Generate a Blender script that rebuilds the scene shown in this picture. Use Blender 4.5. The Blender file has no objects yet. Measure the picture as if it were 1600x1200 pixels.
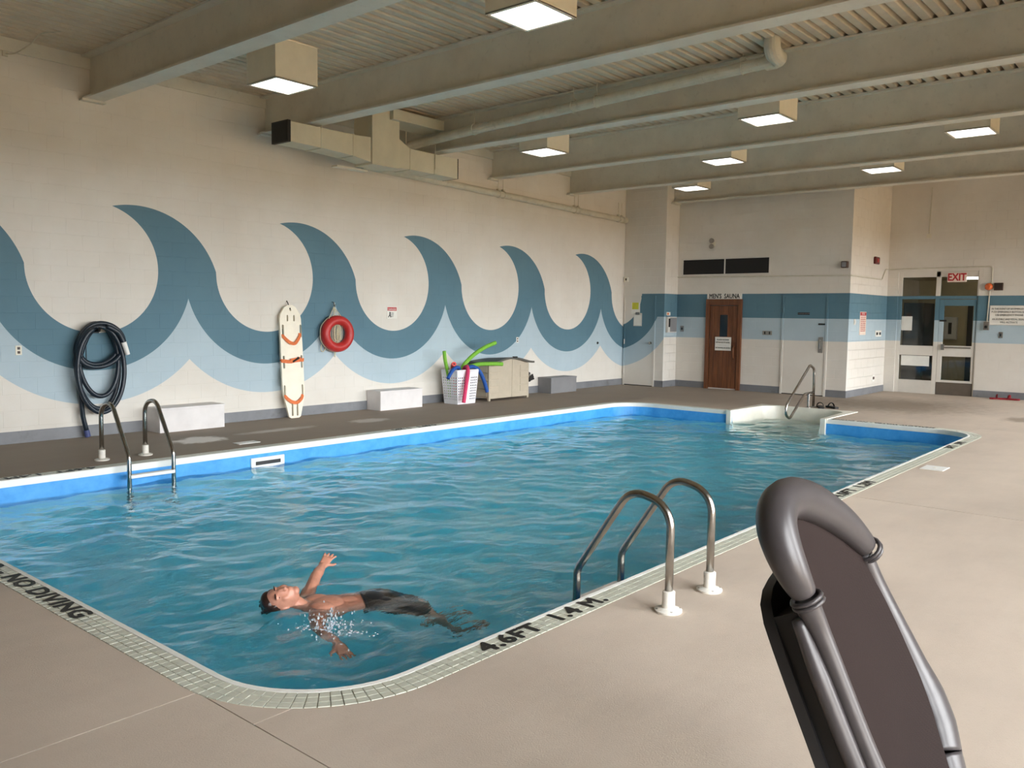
import bpy, bmesh, math, random
import numpy as np
from mathutils import Vector, Matrix, Euler
random.seed(7); rng = np.random.default_rng(7)
SC = bpy.context.scene
COL = SC.collection
PI = math.pi

# ------------------------------------------------------------------ camera
FPX, YAW, PIT, ROL = 1324.893, 0.703734, -0.0809039, 0.0127172
cf = Vector((math.cos(PIT)*math.cos(YAW), math.cos(PIT)*math.sin(YAW), math.sin(PIT)))
cr = Vector((math.sin(YAW), -math.cos(YAW), 0)); cu = cr.cross(cf)
CR = cr*math.cos(ROL) + cu*math.sin(ROL); CU = -cr*math.sin(ROL) + cu*math.cos(ROL)
CAM = Vector((0, 0, 1.65))
cam = bpy.data.cameras.new('camera'); cam.sensor_width = 36; cam.lens = 36*FPX/1600; cam.clip_start = .05; cam.clip_end = 300
co = bpy.data.objects.new('camera', cam); COL.objects.link(co)
M3 = Matrix((CR, CU, -cf)).transposed()
co.matrix_world = Matrix.Translation(CAM) @ M3.to_4x4()
SC.camera = co

# ------------------------------------------------------------------ world, daylight, exposure
SKY = 14.0
LAMP = 2.6
SC.view_settings.view_transform = 'Standard'; SC.view_settings.look = 'None'
SC.view_settings.exposure = 0.55; SC.view_settings.gamma = 1.0
SC.view_settings.use_curve_mapping = False
SC.cycles.max_bounces = 16; SC.cycles.diffuse_bounces = 8
w = bpy.data.worlds.new('overcast'); SC.world = w; w.use_nodes = True
bgn = w.node_tree.nodes['Background']
bgn.inputs[0].default_value = (0.965, 0.97, 1.0, 1); bgn.inputs[1].default_value = SKY
YR0 = -1.6            # inside face of the glazed right wall
BAYS = [-2.775 + 2.575*k for k in range(9)]       # beam lines
WIN = [(x+.25, x+2.575-.25, 00.05, 3.3) for x in BAYS[1:]]      # x0, x1, sill, head of each window bay
def portal(x0, x1, z0, z1, y):
    l = bpy.data.lights.new('window_portal', 'AREA'); l.shape = 'RECTANGLE'
    l.size = x1-x0; l.size_y = z1-z0; l.cycles.is_portal = True
    o = bpy.data.objects.new('window_portal', l); COL.objects.link(o)
    o.location = ((x0+x1)/2, y, (z0+z1)/2); o.rotation_euler = (PI/2, 0, 0)
    # area lights shine along -Z: rotate so that -Z points to +Y
for (x0, x1, z0, z1) in WIN: portal(x0, x1, z0, z1, YR0-.12)

# ------------------------------------------------------------------ helpers
def lin(c):
    c = c/255.0
    return c/12.92 if c <= .04045 else ((c+.055)/1.055)**2.4
def rgb(r, g, b): return (lin(r), lin(g), lin(b), 1)

def tag(o, label=None, cat=None, group=None, kind=None):
    if label: o['label'] = label
    if cat: o['category'] = cat
    if group: o['group'] = group
    if kind: o['kind'] = kind
    return o

class MB:
    """collects shapes into one bmesh"""
    def __init__(s): s.b = bmesh.new()
    def face(s, pts):
        vs = [s.b.verts.new(p) for p in pts]
        try: return s.b.faces.new(vs)
        except ValueError: return None
    def box(s, x0, x1, y0, y1, z0, z1, bev=0, M=None):
        P = [(x0,y0,z0),(x1,y0,z0),(x1,y1,z0),(x0,y1,z0),(x0,y0,z1),(x1,y0,z1),(x1,y1,z1),(x0,y1,z1)]
        if M is not None: P = [M @ Vector(p) for p in P]
        v = [s.b.verts.new(p) for p in P]
        fs = [s.b.faces.new([v[i] for i in q]) for q in ((0,3,2,1),(4,5,6,7),(0,1,5,4),(1,2,6,5),(2,3,7,6),(3,0,4,7))]
        if bev:
            ed = list({e for f in fs for e in f.edges})
            bmesh.ops.bevel(s.b, geom=ed, offset=bev, segments=2, affect='EDGES', profile=.5)
        return s
    def tube(s, path, r, n=12, closed=False, caps=True, flat=1.0, n0=None):
        P = [Vector(p) for p in path]; m = len(P)
        R = r if isinstance(r, (list, tuple)) else [r]*m
        T = []
        for i in range(m):
            a = P[(i-1) % m] if (closed or i > 0) else P[i]
            b = P[(i+1) % m] if (closed or i < m-1) else P[i]
            d = (b-a); T.append(d.normalized() if d.length > 1e-9 else Vector((0,0,1)))
        N = Vector(n0) if n0 is not None else T[0].orthogonal().normalized(); rings = []; fn = flat if n0 is not None else 1.0; fb = 1.0 if n0 is not None else flat
        for i in range(m):
            N = (N - T[i]*N.dot(T[i])); N = N.normalized() if N.length > 1e-6 else T[i].orthogonal().normalized()
            B = T[i].cross(N)
            rings.append([s.b.verts.new(P[i] + (N*math.cos(2*PI*k/n)*fn + B*math.sin(2*PI*k/n)*fb)*R[i]) for k in range(n)])
        for i in range(m if closed else m-1):
            A, Bq = rings[i], rings[(i+1) % m]
            sh = 0
            if closed and i == m-1:
                sh = min(range(n), key=lambda q: (A[0].co - Bq[q].co).length)
            for k in range(n):
                s.b.faces.new((A[k], A[(k+1) % n], Bq[(k+1+sh) % n], Bq[(k+sh) % n]))
        if caps and not closed:
            s.b.faces.new(rings[0][::-1]); s.b.faces.new(rings[-1])
        return s
    def cyl(s, a, b, r, n=16, r2=None):
        return s.tube([a, b], [r, r if r2 is None else r2], n)
    def lathe(s, prof, c, axis='Z', n=24):
        c = Vector(c); rings = []
        for (r, h) in prof:
            ring = []
            for k in range(n):
                a = 2*PI*k/n; x, y = r*math.cos(a), r*math.sin(a)
                ring.append(s.b.verts.new(c + (Vector((x,y,h)) if axis == 'Z' else Vector((h,x,y)) if axis == 'X' else Vector((y,h,x)))))
            rings.append(ring)
        for A, B in zip(rings, rings[1:]):
            for k in range(n): s.b.faces.new((A[k], A[(k+1) % n], B[(k+1) % n], B[k]))
        s.b.faces.new(rings[0][::-1]); s.b.faces.new(rings[-1])
        return s
    def ball(s, c, r, sc=(1,1,1), R=None, u=12, v=8):
        g = bmesh.ops.create_uvsphere(s.b, u_segments=u, v_segments=v, radius=1)
        M = Matrix.Translation(c) @ (R.to_4x4() if R is not None else Matrix.Identity(4)) @ Matrix.Diagonal((r*sc[0], r*sc[1], r*sc[2], 1))
        bmesh.ops.transform(s.b, matrix=M, verts=g['verts']); return s
    def prism(s, loop, holes, to3, thick):
        """polygon with holes (2-D lists) -> solid between offsets 0 and thick; to3(u,v,n)"""
        b = bmesh.new(); es = []
        for L in [loop]+list(holes):
            vs = [b.verts.new((p[0], p[1], 0)) for p in L]
            es += [b.edges.new((vs[i], vs[(i+1) % len(vs)])) for i in range(len(vs))]
        bmesh.ops.triangle_fill(b, use_beauty=True, use_dissolve=False, edges=es, normal=(0,0,1))
        b.verts.index_update()
        V0 = [s.b.verts.new(to3(v.co.x, v.co.y, 0)) for v in b.verts]
        V1 = [s.b.verts.new(to3(v.co.x, v.co.y, thick)) for v in b.verts]
        for f in b.faces:
            ix = [v.index for v in f.verts]
            s.b.faces.new([V0[i] for i in ix][::-1]); s.b.faces.new([V1[i] for i in ix])
        for e in b.edges:
            if len(e.link_faces) == 1:
                i, j = e.verts[0].index, e.verts[1].index
                s.b.faces.new((V0[i], V0[j], V1[j], V1[i]))
        b.free(); return s
    def build(s, name, m, parent=None, smooth=False, kind=None, recalc=True):
        if recalc: bmesh.ops.recalc_face_normals(s.b, faces=s.b.faces)
        me = bpy.data.meshes.new(name); s.b.to_mesh(me); s.b.free()
        return link(name, me, m, parent, smooth, kind)

def link(name, me, m, parent=None, smooth=False, kind=None):
    if m is not None and not me.materials: me.materials.append(m)
    if smooth:
        me.polygons.foreach_set('use_smooth', [True]*len(me.polygons))
        if smooth != 'all':
            try: me.set_sharp_from_angle(angle=math.radians(40))
            except Exception: pass
    o = bpy.data.objects.new(name, me); COL.objects.link(o)
    if parent is not None:
        o.parent = parent
        if parent.type == 'EMPTY' or True:
            o.matrix_parent_inverse = Matrix.Translation(-parent_loc(parent)) if parent_loc(parent).length else Matrix.Identity(4)
    if kind: o['kind'] = kind
    return o
def parent_loc(p): return Vector(p.location) if p.parent is None else Vector((0,0,0))
def empty(name, loc, label, cat, group=None, kind=None):
    o = bpy.data.objects.new(name, None); COL.objects.link(o); o.location = loc; o.empty_display_size = .1
    return tag(o, label, cat, group, kind)
def proj(p):
    q = Vector(p)-CAM; d = q.dot(cf)
    if d <= .05: return None
    return 800+FPX*q.dot(CR)/d, 600-FPX*q.dot(CU)/d, d
def seen(p, m=60):
    q = proj(p)
    return q is not None and -m < q[0] < 1600+m and -m < q[1] < 1200+m
def smooth_path(P, k=6, closed=False):
    P = [Vector(p) for p in P]; n = len(P); out = []
    for i in range(n if closed else n-1):
        p0 = P[(i-1) % n] if closed or i > 0 else P[0]; p1 = P[i]; p2 = P[(i+1) % n]
        p3 = P[(i+2) % n] if closed or i+2 < n else P[-1]
        for j in range(k):
            t = j/k
            out.append(.5*((2*p1)+(p2-p0)*t+(2*p0-5*p1+4*p2-p3)*t*t+(3*p1-p0-3*p2+p3)*t**3))
    if not closed: out.append(P[-1])
    return out
def fillet(P, r, k=7):
    """polyline with rounded corners (3-D)"""
    P = [Vector(p) for p in P]; out = [P[0]]
    R = r if isinstance(r, (list, tuple)) else [r]*len(P)
    for i in range(1, len(P)-1):
        a = (P[i-1]-P[i]); b = (P[i+1]-P[i]); la, lb = a.length, b.length; a.normalize(); b.normalize()
        th = a.angle(b); d = min(R[i]/math.tan(th/2), la*.49, lb*.49); rr = d*math.tan(th/2)
        c = P[i] + (a+b).normalized()*(rr/math.sin(th/2))
        s0 = P[i]+a*d; s1 = P[i]+b*d; v0 = s0-c; v1 = s1-c; ang = v0.angle(v1)
        for j in range(k+1):
            t = j/k
            out.append(c + (v0*math.sin((1-t)*ang) + v1*math.sin(t*ang))/math.sin(ang))
    out.append(P[-1]); return out

# ------------------------------------------------------------------ materials
class NT:
    def __init__(s, name):
        s.m = bpy.data.materials.new(name); s.m.use_nodes = True; s.t = s.m.node_tree; s.N = s.t.nodes
        s.p = s.N['Principled BSDF']; s.out = s.N['Material Output']
    def new(s, t, **k):
        n = s.N.new(t)
        for a, v in k.items(): setattr(n, a, v)
        return n
    def put(s, sock, v):
        if isinstance(v, bpy.types.NodeSocket): s.t.links.new(v, sock)
        else: sock.default_value = v
    def math(s, op, a, b=0.0, c=None):
        n = s.new('ShaderNodeMath', operation=op); s.put(n.inputs[0], a); s.put(n.inputs[1], b)
        if c is not None: s.put(n.inputs[2], c)
        return n.outputs[0]
    def mix(s, f, a, b):
        n = s.new('ShaderNodeMix', data_type='RGBA'); s.put(n.inputs[0], f); s.put(n.inputs[6], a); s.put(n.inputs[7], b); return n.outputs[2]
    def pos(s):
        g = s.new('ShaderNodeNewGeometry'); x = s.new('ShaderNodeSeparateXYZ'); s.t.links.new(g.outputs['Position'], x.inputs[0])
        return g.outputs['Position'], x.outputs[0], x.outputs[1], x.outputs[2]
    def noise(s, scale, detail=4, rough=.55, vec=None, stretch=None):
        n = s.new('ShaderNodeTexNoise'); n.inputs['Scale'].default_value = scale; n.inputs['Detail'].default_value = detail; n.inputs['Roughness'].default_value = rough
        v = vec if vec is not None else s.pos()[0]
        if stretch:
            mp = s.new('ShaderNodeMapping'); mp.inputs['Scale'].default_value = stretch; s.t.links.new(v, mp.inputs[0]); v = mp.outputs[0]
        s.t.links.new(v, n.inputs['Vector']); return n.outputs['Fac']
    def ramp(s, f, a, b):
        n = s.new('ShaderNodeMapRange'); s.put(n.inputs[0], f); n.inputs[1].default_value = a; n.inputs[2].default_value = b; return n.outputs[0]
    def bump(s, h, strength=.2, dist=.01):
        n = s.new('ShaderNodeBump'); n.inputs['Strength'].default_value = strength; n.inputs['Distance'].default_value = dist
        s.put(n.inputs['Height'], h); s.t.links.new(n.outputs[0], s.p.inputs['Normal'])
    def lt(s, a, b): return s.math('LESS_THAN', a, b)
    def gt(s, a, b): return s.math('GREATER_THAN', a, b)
    def and_(s, *q):
        r = q[0]
        for x in q[1:]: r = s.math('MULTIPLY', r, x)
        return r
    def or_(s, a, b): return s.math('MAXIMUM', a, b)
    def dist(s, u, v, cu_, cv_):
        a = s.math('SUBTRACT', u, cu_); b = s.math('SUBTRACT', v, cv_)
        return s.math('SQRT', s.math('ADD', s.math('MULTIPLY', a, a), s.math('MULTIPLY', b, b)))

def pm(name, c, rough=.5, metal=0, var=.06, vs=6, bump=0, bs=80, bd=.003, coat=0, spec=None, dirt=None, stretch=None):
    t = NT(name); f = t.noise(vs, 5, .6, stretch=stretch)
    base = rgb(*c); dk = tuple(x*(1-var*2) for x in base[:3])+(1,); lt = tuple(min(1, x*(1+var)) for x in base[:3])+(1,)
    col = t.mix(t.ramp(f, .3, .7), dk, lt)
    if dirt:
        d = t.ramp(t.noise(dirt[1], 6, .65), .58, .72); col = t.mix(t.math('MULTIPLY', d, dirt[2]), col, rgb(*dirt[0]))
    t.put(t.p.inputs['Base Color'], col); t.p.inputs['Roughness'].default_value = rough; t.p.inputs['Metallic'].default_value = metal
    if coat: t.p.inputs['Coat Weight'].default_value = coat
    if spec is not None: t.p.inputs['Specular IOR Level'].default_value = spec
    if bump: t.bump(t.noise(bs, 3), bump, bd)
    return t.m
def emit(name, c, strength, base=(240,240,240)):
    t = NT(name); t.p.inputs['Base Color'].default_value = rgb(*base); t.p.inputs['Emission Color'].default_value = c
    f = t.ramp(t.noise(3, 2), .2, .8); t.put(t.p.inputs['Emission Strength'], t.math('MULTIPLY_ADD', f, strength*.08, strength*.96)); return t.m

WHITE = (226,222,214); DARKB = (97,131,146); LIGHTB = (181,199,208)
def wall_mat(name, mode):
    t = NT(name); P, X, Y, Z = t.pos()
    if mode == 'mural':
        PER = 2.575
        u = t.math('FLOORED_MODULO', t.math('SUBTRACT', X, 4.945), PER)
        rA = t.dist(u, Z, 0., 2.2); rB = t.dist(u, Z, PER, 2.2); rW = t.dist(u, Z, .553, 1.82); rm = t.math('MINIMUM', rA, rB)
        up = t.and_(t.lt(rW, 1.236), t.gt(rA, .85), t.gt(rB, .85), t.gt(Z, 1.83))
        an = t.and_(t.lt(rm, 1.34), t.gt(rm, .85), t.lt(Z, 2.12))
        dark = t.or_(up, an); light = t.and_(t.lt(rm, 1.78), t.gt(rm, 1.34), t.lt(Z, 1.9))
    elif mode == 'corner':
        r = t.dist(Y, Z, 11.62, 2.2)
        dark = t.and_(t.gt(r, .8), t.or_(t.lt(r, 1.35), t.gt(Z, 1.66)), t.lt(Z, 2.2))
        light = t.and_(t.gt(r, 1.35), t.or_(t.lt(r, 1.77), t.gt(Z, 1.18)), t.lt(Z, 1.66))
    else:
        dark = t.and_(t.gt(Z, 1.66), t.lt(Z, 2.2)); light = t.and_(t.gt(Z, 1.18), t.lt(Z, 1.66))
    n = t.ramp(t.noise(1.2, 5, .6), .3, .75)
    wh = t.mix(n, rgb(216,210,200), rgb(*WHITE)); dk = t.mix(n, rgb(88,122,138), rgb(*DARKB)); lt_ = t.mix(n, rgb(172,190,199), rgb(*LIGHTB))
    c = t.mix(light, wh, lt_); c = t.mix(dark, c, dk)
    sc = t.ramp(t.noise(7, 6, .7, stretch=(.5,.5,6)), .66, .74)      # scuffs
    c = t.mix(t.math('MULTIPLY', sc, .10), c, rgb(120,112,104))
    t.put(t.p.inputs['Base Color'], c); t.p.inputs['Roughness'].default_value = .62; t.p.inputs['Specular IOR Level'].default_value = .3
    t.bump(t.noise(90, 4, .6), .12, .004)
    return t.m
M = {}
M['mural'] = wall_mat('painted_block_mural', 'mural'); M['corner'] = wall_mat('painted_block_corner', 'corner'); M['stripe'] = wall_mat('painted_block_stripes', 'stripe')
M['plainwall'] = pm('painted_block_plain', (158,136,106), .65, var=.05, vs=1.5, bump=.1)
M['base_grey'] = pm('grey_floor_paint_band', (124,126,130), .5, var=.08, vs=3, dirt=((80,78,76), 4, .4))
M['steel_paint'] = pm('painted_steel_beam', (216,212,199), .55, var=.05, vs=2.5, bump=.1, bs=40, dirt=((110,98,84), 14, .16))
M['deck_paint'] = pm('painted_roof_deck', (208,195,174), .6, var=.06, vs=3, dirt=((92,80,66), 5, .2))
M['cream'] = pm('cream_lamp_housing', (226,220,202), .45, var=.03)
M['duct'] = pm('painted_duct_metal', (206,200,178), .5, var=.04, vs=4)
M['black'] = pm('black_plastic', (22,22,23), .5, var=.1)
M['dkgrille'] = pm('black_vent_mesh', (14,15,16), .6, var=.2, vs=60)
M['pipe'] = pm('painted_pipe_wrap', (208,203,186), .6, var=.06, vs=5, bump=.15, bs=30, dirt=((150,138,118), 7, .4))
M['lamp'] = emit('lamp_diffuser', (1,.985,1,1), LAMP)
M['tube'] = emit('fluorescent_tube', (1,.98,.92,1), 30.0)
M['chrome'] = pm('brushed_stainless_tube', (176,172,166), .24, 1, var=.10, vs=14, bump=.03, bs=200)
M['whiteplastic'] = pm('white_plastic', (236,236,232), .4, var=.03)
M['anchor'] = pm('white_painted_anchor', (232,228,218), .55, var=.06, vs=20, dirt=((150,130,110), 30, .5))
M['bench'] = pm('white_painted_bench', (226,222,220), .55, var=.04, vs=4)
M['benchgrey'] = pm('grey_painted_bench', (132,132,134), .55, var=.05, vs=4)
M['lip'] = pm('white_vinyl_liner_track', (238,238,232), .4, var=.03)
M['tile'] = pm('grey_green_glazed_tile', (202,203,188), .35, var=.07, vs=11, bump=.05)
M['grout'] = pm('tile_grout', (168,166,154), .8, var=.08, vs=20)
M['joint'] = pm('dark_joint_dirt', (92,84,76), .9, var=.1)
M['ink'] = pm('black_marking_paint', (26,26,26), .5, var=.2, vs=30)
M['wood'] = pm('varnished_cedar', (116,70,40), .45, var=.22, vs=3, stretch=(6,6,.6), bump=.08, bs=30)
M['wooddark'] = pm('dark_varnished_cedar', (84,50,30), .45, var=.2, vs=3, stretch=(6,6,.6))
M['frame_alu'] = pm('white_painted_aluminium', (214,210,202), .45, var=.03)
M['red'] = pm('red_vinyl', (186,44,42), .42, var=.08)
M['rope'] = pm('cream_rope', (212,202,172), .85, var=.15, vs=60, bump=.4, bs=200)
M['orange'] = pm('orange_webbing', (226,120,66), .7, var=.12, vs=40, bump=.2, bs=300)
M['board'] = pm('ivory_plastic_board', (240,232,212), .4, var=.03)
M['hose'] = pm('dark_navy_ribbed_hose', (30,42,54), .38, var=.15, vs=20)
M['bluecuff'] = pm('blue_hose_cuff', (74,84,132), .5)
M['boxbody'] = pm('beige_resin_panel', (188,176,156), .55, var=.04)
M['boxlid'] = pm('dark_grey_resin_lid', (86,84,78), .5, var=.05)
M['basket'] = pm('white_basket_plastic', (234,234,238), .4, var=.02)
for n_, c_ in dict(noodle_green=(126,190,60), noodle_blue=(30,84,164), noodle_pink=(214,58,104), noodle_red=(232,86,82), noodle_core=(60,20,24)).items():
    M[n_] = pm(n_+'_foam', c_, .75, var=.07, vs=30, bump=.15, bs=200)
M['blue_step'] = pm('white_step_fibreglass', (232,228,214), .35, var=.04)
M['brass'] = pm('satin_metal_hardware', (160,156,150), .35, .9, var=.05)
M['signwhite'] = pm('white_sign_board', (234,232,224), .5, var=.03)
M['signred'] = pm('red_sign_print', (186,38,44), .5, var=.05)
M['signcream'] = pm('pale_pink_sign', (240,222,208), .5, var=.03)
M['yellow'] = pm('yellow_paper', (206,204,66), .7)
M['alarm'] = pm('dark_red_alarm', (96,26,24), .4)
M['strobe'] = pm('orange_beacon_lens', (222,104,46), .25, coat=.5)
M['brown'] = pm('dark_brown_horn', (70,50,38), .5)
M['rubber'] = pm('black_rubber', (30,28,27), .7, var=.15, vs=30)
M['maroon'] = pm('red_sandal_foam', (140,26,34), .6)
M['corridor'] = pm('tan_corridor_wall', (192,174,138), .7, var=.05)
M['corridordark'] = pm('dark_corridor_joinery', (46,42,38), .6, var=.1)
M['kick'] = pm('dark_kick_plate', (98,88,78), .5, var=.08)
M['leather'] = pm('charcoal_vinyl_padding', (66,62,63), .36, var=.06, vs=20, bump=.10, bs=220, bd=.001)
M['shell'] = pm('black_vinyl_back', (36,36,38), .45, var=.08, vs=20)
M['asphalt'] = pm('outdoor_paving', (134,108,70), .9, var=.1)
# mesh sling fabric: fine woven grid
t = NT('brown_black_mesh_fabric'); tc = t.new('ShaderNodeTexCoord'); mp = t.new('ShaderNodeMapping'); mp.inputs['Scale'].default_value = (260,260,260)
t.t.links.new(tc.outputs['Object'], mp.inputs[0]); ck = t.new('ShaderNodeTexChecker'); ck.inputs['Scale'].default_value = 1.0; t.t.links.new(mp.outputs[0], ck.inputs[0])
t.put(t.p.inputs['Base Color'], t.mix(ck.outputs[1], rgb(34,27,26), rgb(48,39,37))); t.p.inputs['Roughness'].default_value = .8; t.p.inputs['Specular IOR Level'].default_value = .08
t.bump(ck.outputs[1], .3, .001); M['mesh'] = t.m
# liner: blue vinyl with a faint mottled print
t = NT('blue_pool_liner'); n = t.ramp(t.noise(5, 5, .7), .35, .7)
t.put(t.p.inputs['Base Color'], t.mix(n, rgb(58,150,224), rgb(84,172,238))); t.p.inputs['Roughness'].default_value = .4; M['liner'] = t.m
t = NT('pale_aqua_pool_liner'); n = t.ramp(t.noise(5, 5, .7), .35, .7)
t.put(t.p.inputs['Base Color'], t.mix(n, rgb(198,238,250), rgb(222,250,254))); t.p.inputs['Roughness'].default_value = .4; M['linerpale'] = t.m
# concrete deck
t = NT('broom_finished_concrete_deck'); P, X, Y, Z = t.pos()
n1 = t.ramp(t.noise(.9, 6, .6), .3, .72); n2 = t.noise(26, 6, .7); n3 = t.ramp(t.noise(2.3, 5, .65, stretch=(.5,1.6,1)), .35, .75)
c = t.mix(n1, rgb(184,170,156), rgb(203,188,172)); c = t.mix(t.math('MULTIPLY', n3, .35), c, rgb(211,197,182))
c = t.mix(t.math('MULTIPLY', t.ramp(n2, .56, .8), .12), c, rgb(120,108,98))
def blob(cx, cy, rx, ry, lo, hi):
    d = t.math('SQRT', t.math('ADD', t.math('POWER', t.math('DIVIDE', t.math('SUBTRACT', X, cx), rx), 2.), t.math('POWER', t.math('DIVIDE', t.math('SUBTRACT', Y, cy), ry), 2.)))
    d = t.math('ADD', d, t.math('MULTIPLY', t.math('SUBTRACT', t.noise(5, 5, .7), .5), 1.1)); return t.ramp(d, hi, lo)
for q in ((17.4,5.0,1.7,1.6,.4,1.2), (16.4,2.6,.5,.35,.5,1.1)):
    c = t.mix(t.math('MULTIPLY', blob(*q), .55), c, rgb(92,76,56))
deck_shade = t.math('MAXIMUM', t.ramp(t.math('ADD', Y, t.math('MULTIPLY', t.noise(1.1, 4), .8)), 8.9, 9.5), t.math('MULTIPLY', t.ramp(t.math('ADD', X, t.math('MULTIPLY', t.noise(.9, 4), 1.6)), 14.4, 16.0), t.ramp(Y, 4.6, 7.6)))   # dim light by the walls, painted into the deck colour
c = t.mix(t.math('MULTIPLY', deck_shade, .54), c, rgb(112,102,92))
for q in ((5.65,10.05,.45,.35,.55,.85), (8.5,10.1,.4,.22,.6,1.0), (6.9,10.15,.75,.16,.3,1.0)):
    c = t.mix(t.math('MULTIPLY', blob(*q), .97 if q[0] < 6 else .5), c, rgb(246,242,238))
t.put(t.p.inputs['Base Color'], c); t.put(t.p.inputs['Roughness'], t.math('MULTIPLY_ADD', n1, .15, .68)); t.p.inputs['Specular IOR Level'].default_value = .25
t.bump(t.math('ADD', t.noise(120, 4, .7), t.math('MULTIPLY', t.noise(14, 4), .6)), .35, .006); M['deck'] = t.m
# pool water: clear refracting surface with a teal absorbing body
t = NT('pool_water'); t.N.remove(t.p); gl = t.new('ShaderNodeBsdfGlass'); gl.inputs['IOR'].default_value = 1.333; gl.inputs['Roughness'].default_value = 0.0
bn = t.new('ShaderNodeBump'); bn.inputs['Strength'].default_value = .38; bn.inputs['Distance'].default_value = .02
t.t.links.new(t.noise(9, 3, .5, stretch=(1,1.8,1)), bn.inputs['Height']); t.t.links.new(bn.outputs[0], gl.inputs['Normal'])
t.t.links.new(gl.outputs[0], t.out.inputs['Surface'])
va = t.new('ShaderNodeVolumeAbsorption'); va.inputs['Color'].default_value = (.19, .872, .95, 1); va.inputs['Density'].default_value = .6
t.t.links.new(va.outputs[0], t.out.inputs['Volume']); M['water'] = t.m
# clear glass panes
def glass(name, tint):
    t = NT(name); t.N.remove(t.p); tr = t.new('ShaderNodeBsdfTransparent'); tr.inputs[0].default_value = tint
    gs = t.new('ShaderNodeBsdfGlossy'); gs.inputs['Roughness'].default_value = .02; fr = t.new('ShaderNodeFresnel'); fr.inputs[0].default_value = 1.5
    mx = t.new('ShaderNodeMixShader'); t.t.links.new(fr.outputs[0], mx.inputs[0]); t.t.links.new(tr.outputs[0], mx.inputs[1]); t.t.links.new(gs.outputs[0], mx.inputs[2])
    t.t.links.new(mx.outputs[0], t.out.inputs['Surface']); return t.m
M['glass'] = glass('window_glass', (.92,.94,.93,1)); M['glassdoor'] = glass('door_glass', (.80,.82,.80,1))
M['darkglass'] = pm('dark_sauna_glass', (26,38,46), .1, var=.1)
M['skin'] = pm('skin', (206,144,120), .42, var=.10, vs=14, bump=.05, bs=120)
M['hair'] = pm('wet_brown_hair', (52,34,28), .3, var=.25, vs=40, stretch=(1,1,4))
M['shorts'] = pm('black_swim_trunks', (18,22,32), .45, var=.1)
t = NT('splash_drops'); t.p.inputs['Base Color'].default_value = (.9,.95,1,1); t.p.inputs['Roughness'].default_value = .05; t.p.inputs['Transmission Weight'].default_value = .6; t.p.inputs['IOR'].default_value = 1.33
M['drops'] = t.m

# ------------------------------------------------------------------ geometry constants (metres)
W = 11.33; XC = 17.5; XS = 18.1; YP = 10.2; YRC = 6.15; XB = 20.6; ZT = 4.86; XN = -4.0
PX0, PX1, PY0, PY1, PR = 1.995, 14.0, 2.815, 8.93, .60
AY0, AY1, AX = 5.12, 6.74, 15.42     # steps alcove
WATER = -.205

# ------------------------------------------------------------------ pool outline path (open at the steps alcove): points and outward normals
def pool_path():
    out = []
    def ln(a, b, n, step=.25):
        a, b = Vector(a), Vector(b); k = max(1, int((b-a).length/step))
        for i in range(k): out.append((a+(b-a)*(i/k), Vector(n)))
    def arc(c, a0, a1, k=16):
        for i in range(k):
            a = a0+(a1-a0)*i/k; n = Vector((math.cos(a), math.sin(a))); out.append((Vector(c)+n*PR, n))
    ln((PX1, AY0), (PX1, PY0+PR), (1,0)); arc((PX1-PR, PY0+PR), 0, -PI/2)
    ln((PX1-PR, PY0), (PX0+PR, PY0), (0,-1)); arc((PX0+PR, PY0+PR), -PI/2, -PI)
    ln((PX0, PY0+PR), (PX0, PY1-PR), (-1,0)); arc((PX0+PR, PY1-PR), -PI, -1.5*PI)
    ln((PX0+PR, PY1), (PX1-PR, PY1), (0,1)); arc((PX1-PR, PY1-PR), PI/2, 0)
    ln((PX1, PY1-PR), (PX1, AY1), (1,0)); out.append((Vector((PX1, AY1)), Vector((1,0))))
    return out
PATH = pool_path()
def off(d): return [p+n*d for p, n in PATH]
COPW = .168

# ------------------------------------------------------------------ floor with pool hole, in slabs parted by recessed joints
fl = tag(MB().prism([(XN,YR0),(XB+.6,YR0),(XB+.6,W),(XN,W)], [[(v.x, v.y) for v in off(COPW-.01)] + [(AX+.02,AY1+.02),(AX+.02,AY0-.02)]],
    lambda u, v, n: Vector((u, v, -.14+n)), .125).build('floor', M['joint']), 'brushed beige concrete deck around the pool', 'floor', kind='structure')
JX = [(8.05, YR0, PY0-COPW), (1.22, YR0, W)]
JY = [(3.33, XN, PX0-.1)]
def slab(region, holes=True):
    x0, x1, y0, y1 = region; g = .0028; ga = .007 if x0 == 8.05 else g; gb = .007 if x1 == 8.05 else g
    b = bmesh.new(); es = []
    hole = [(v.x, v.y) for v in off(COPW)] + [(AX+.03,AY1+.03),(AX+.03,AY0-.03)]
    for L in ([(XN,YR0),(XB+.6,YR0),(XB+.6,W),(XN,W)], hole):
        vs = [b.verts.new((p[0], p[1], 0)) for p in L]; es += [b.edges.new((vs[i], vs[(i+1) % len(vs)])) for i in range(len(vs))]
    bmesh.ops.triangle_fill(b, use_beauty=True, edges=es, normal=(0,0,1))
    for pc, nm in (((x0+ga,0,0),(-1,0,0)), ((x1-gb,0,0),(1,0,0)), ((0,y0+g,0),(0,-1,0)), ((0,y1-g,0),(0,1,0))):
        bmesh.ops.bisect_plane(b, geom=b.verts[:]+b.edges[:]+b.faces[:], plane_co=pc, plane_no=nm, clear_outer=True)
    r = bmesh.ops.extrude_face_region(b, geom=b.faces[:])
    bmesh.ops.translate(b, verts=[v for v in r['geom'] if isinstance(v, bmesh.types.BMVert)], vec=(0,0,-.015))
    bmesh.ops.recalc_face_normals(b, faces=b.faces)
    me = bpy.data.meshes.new('slab'); b.to_mesh(me); b.free(); return link('slab', me, M['deck'], fl)
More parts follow.
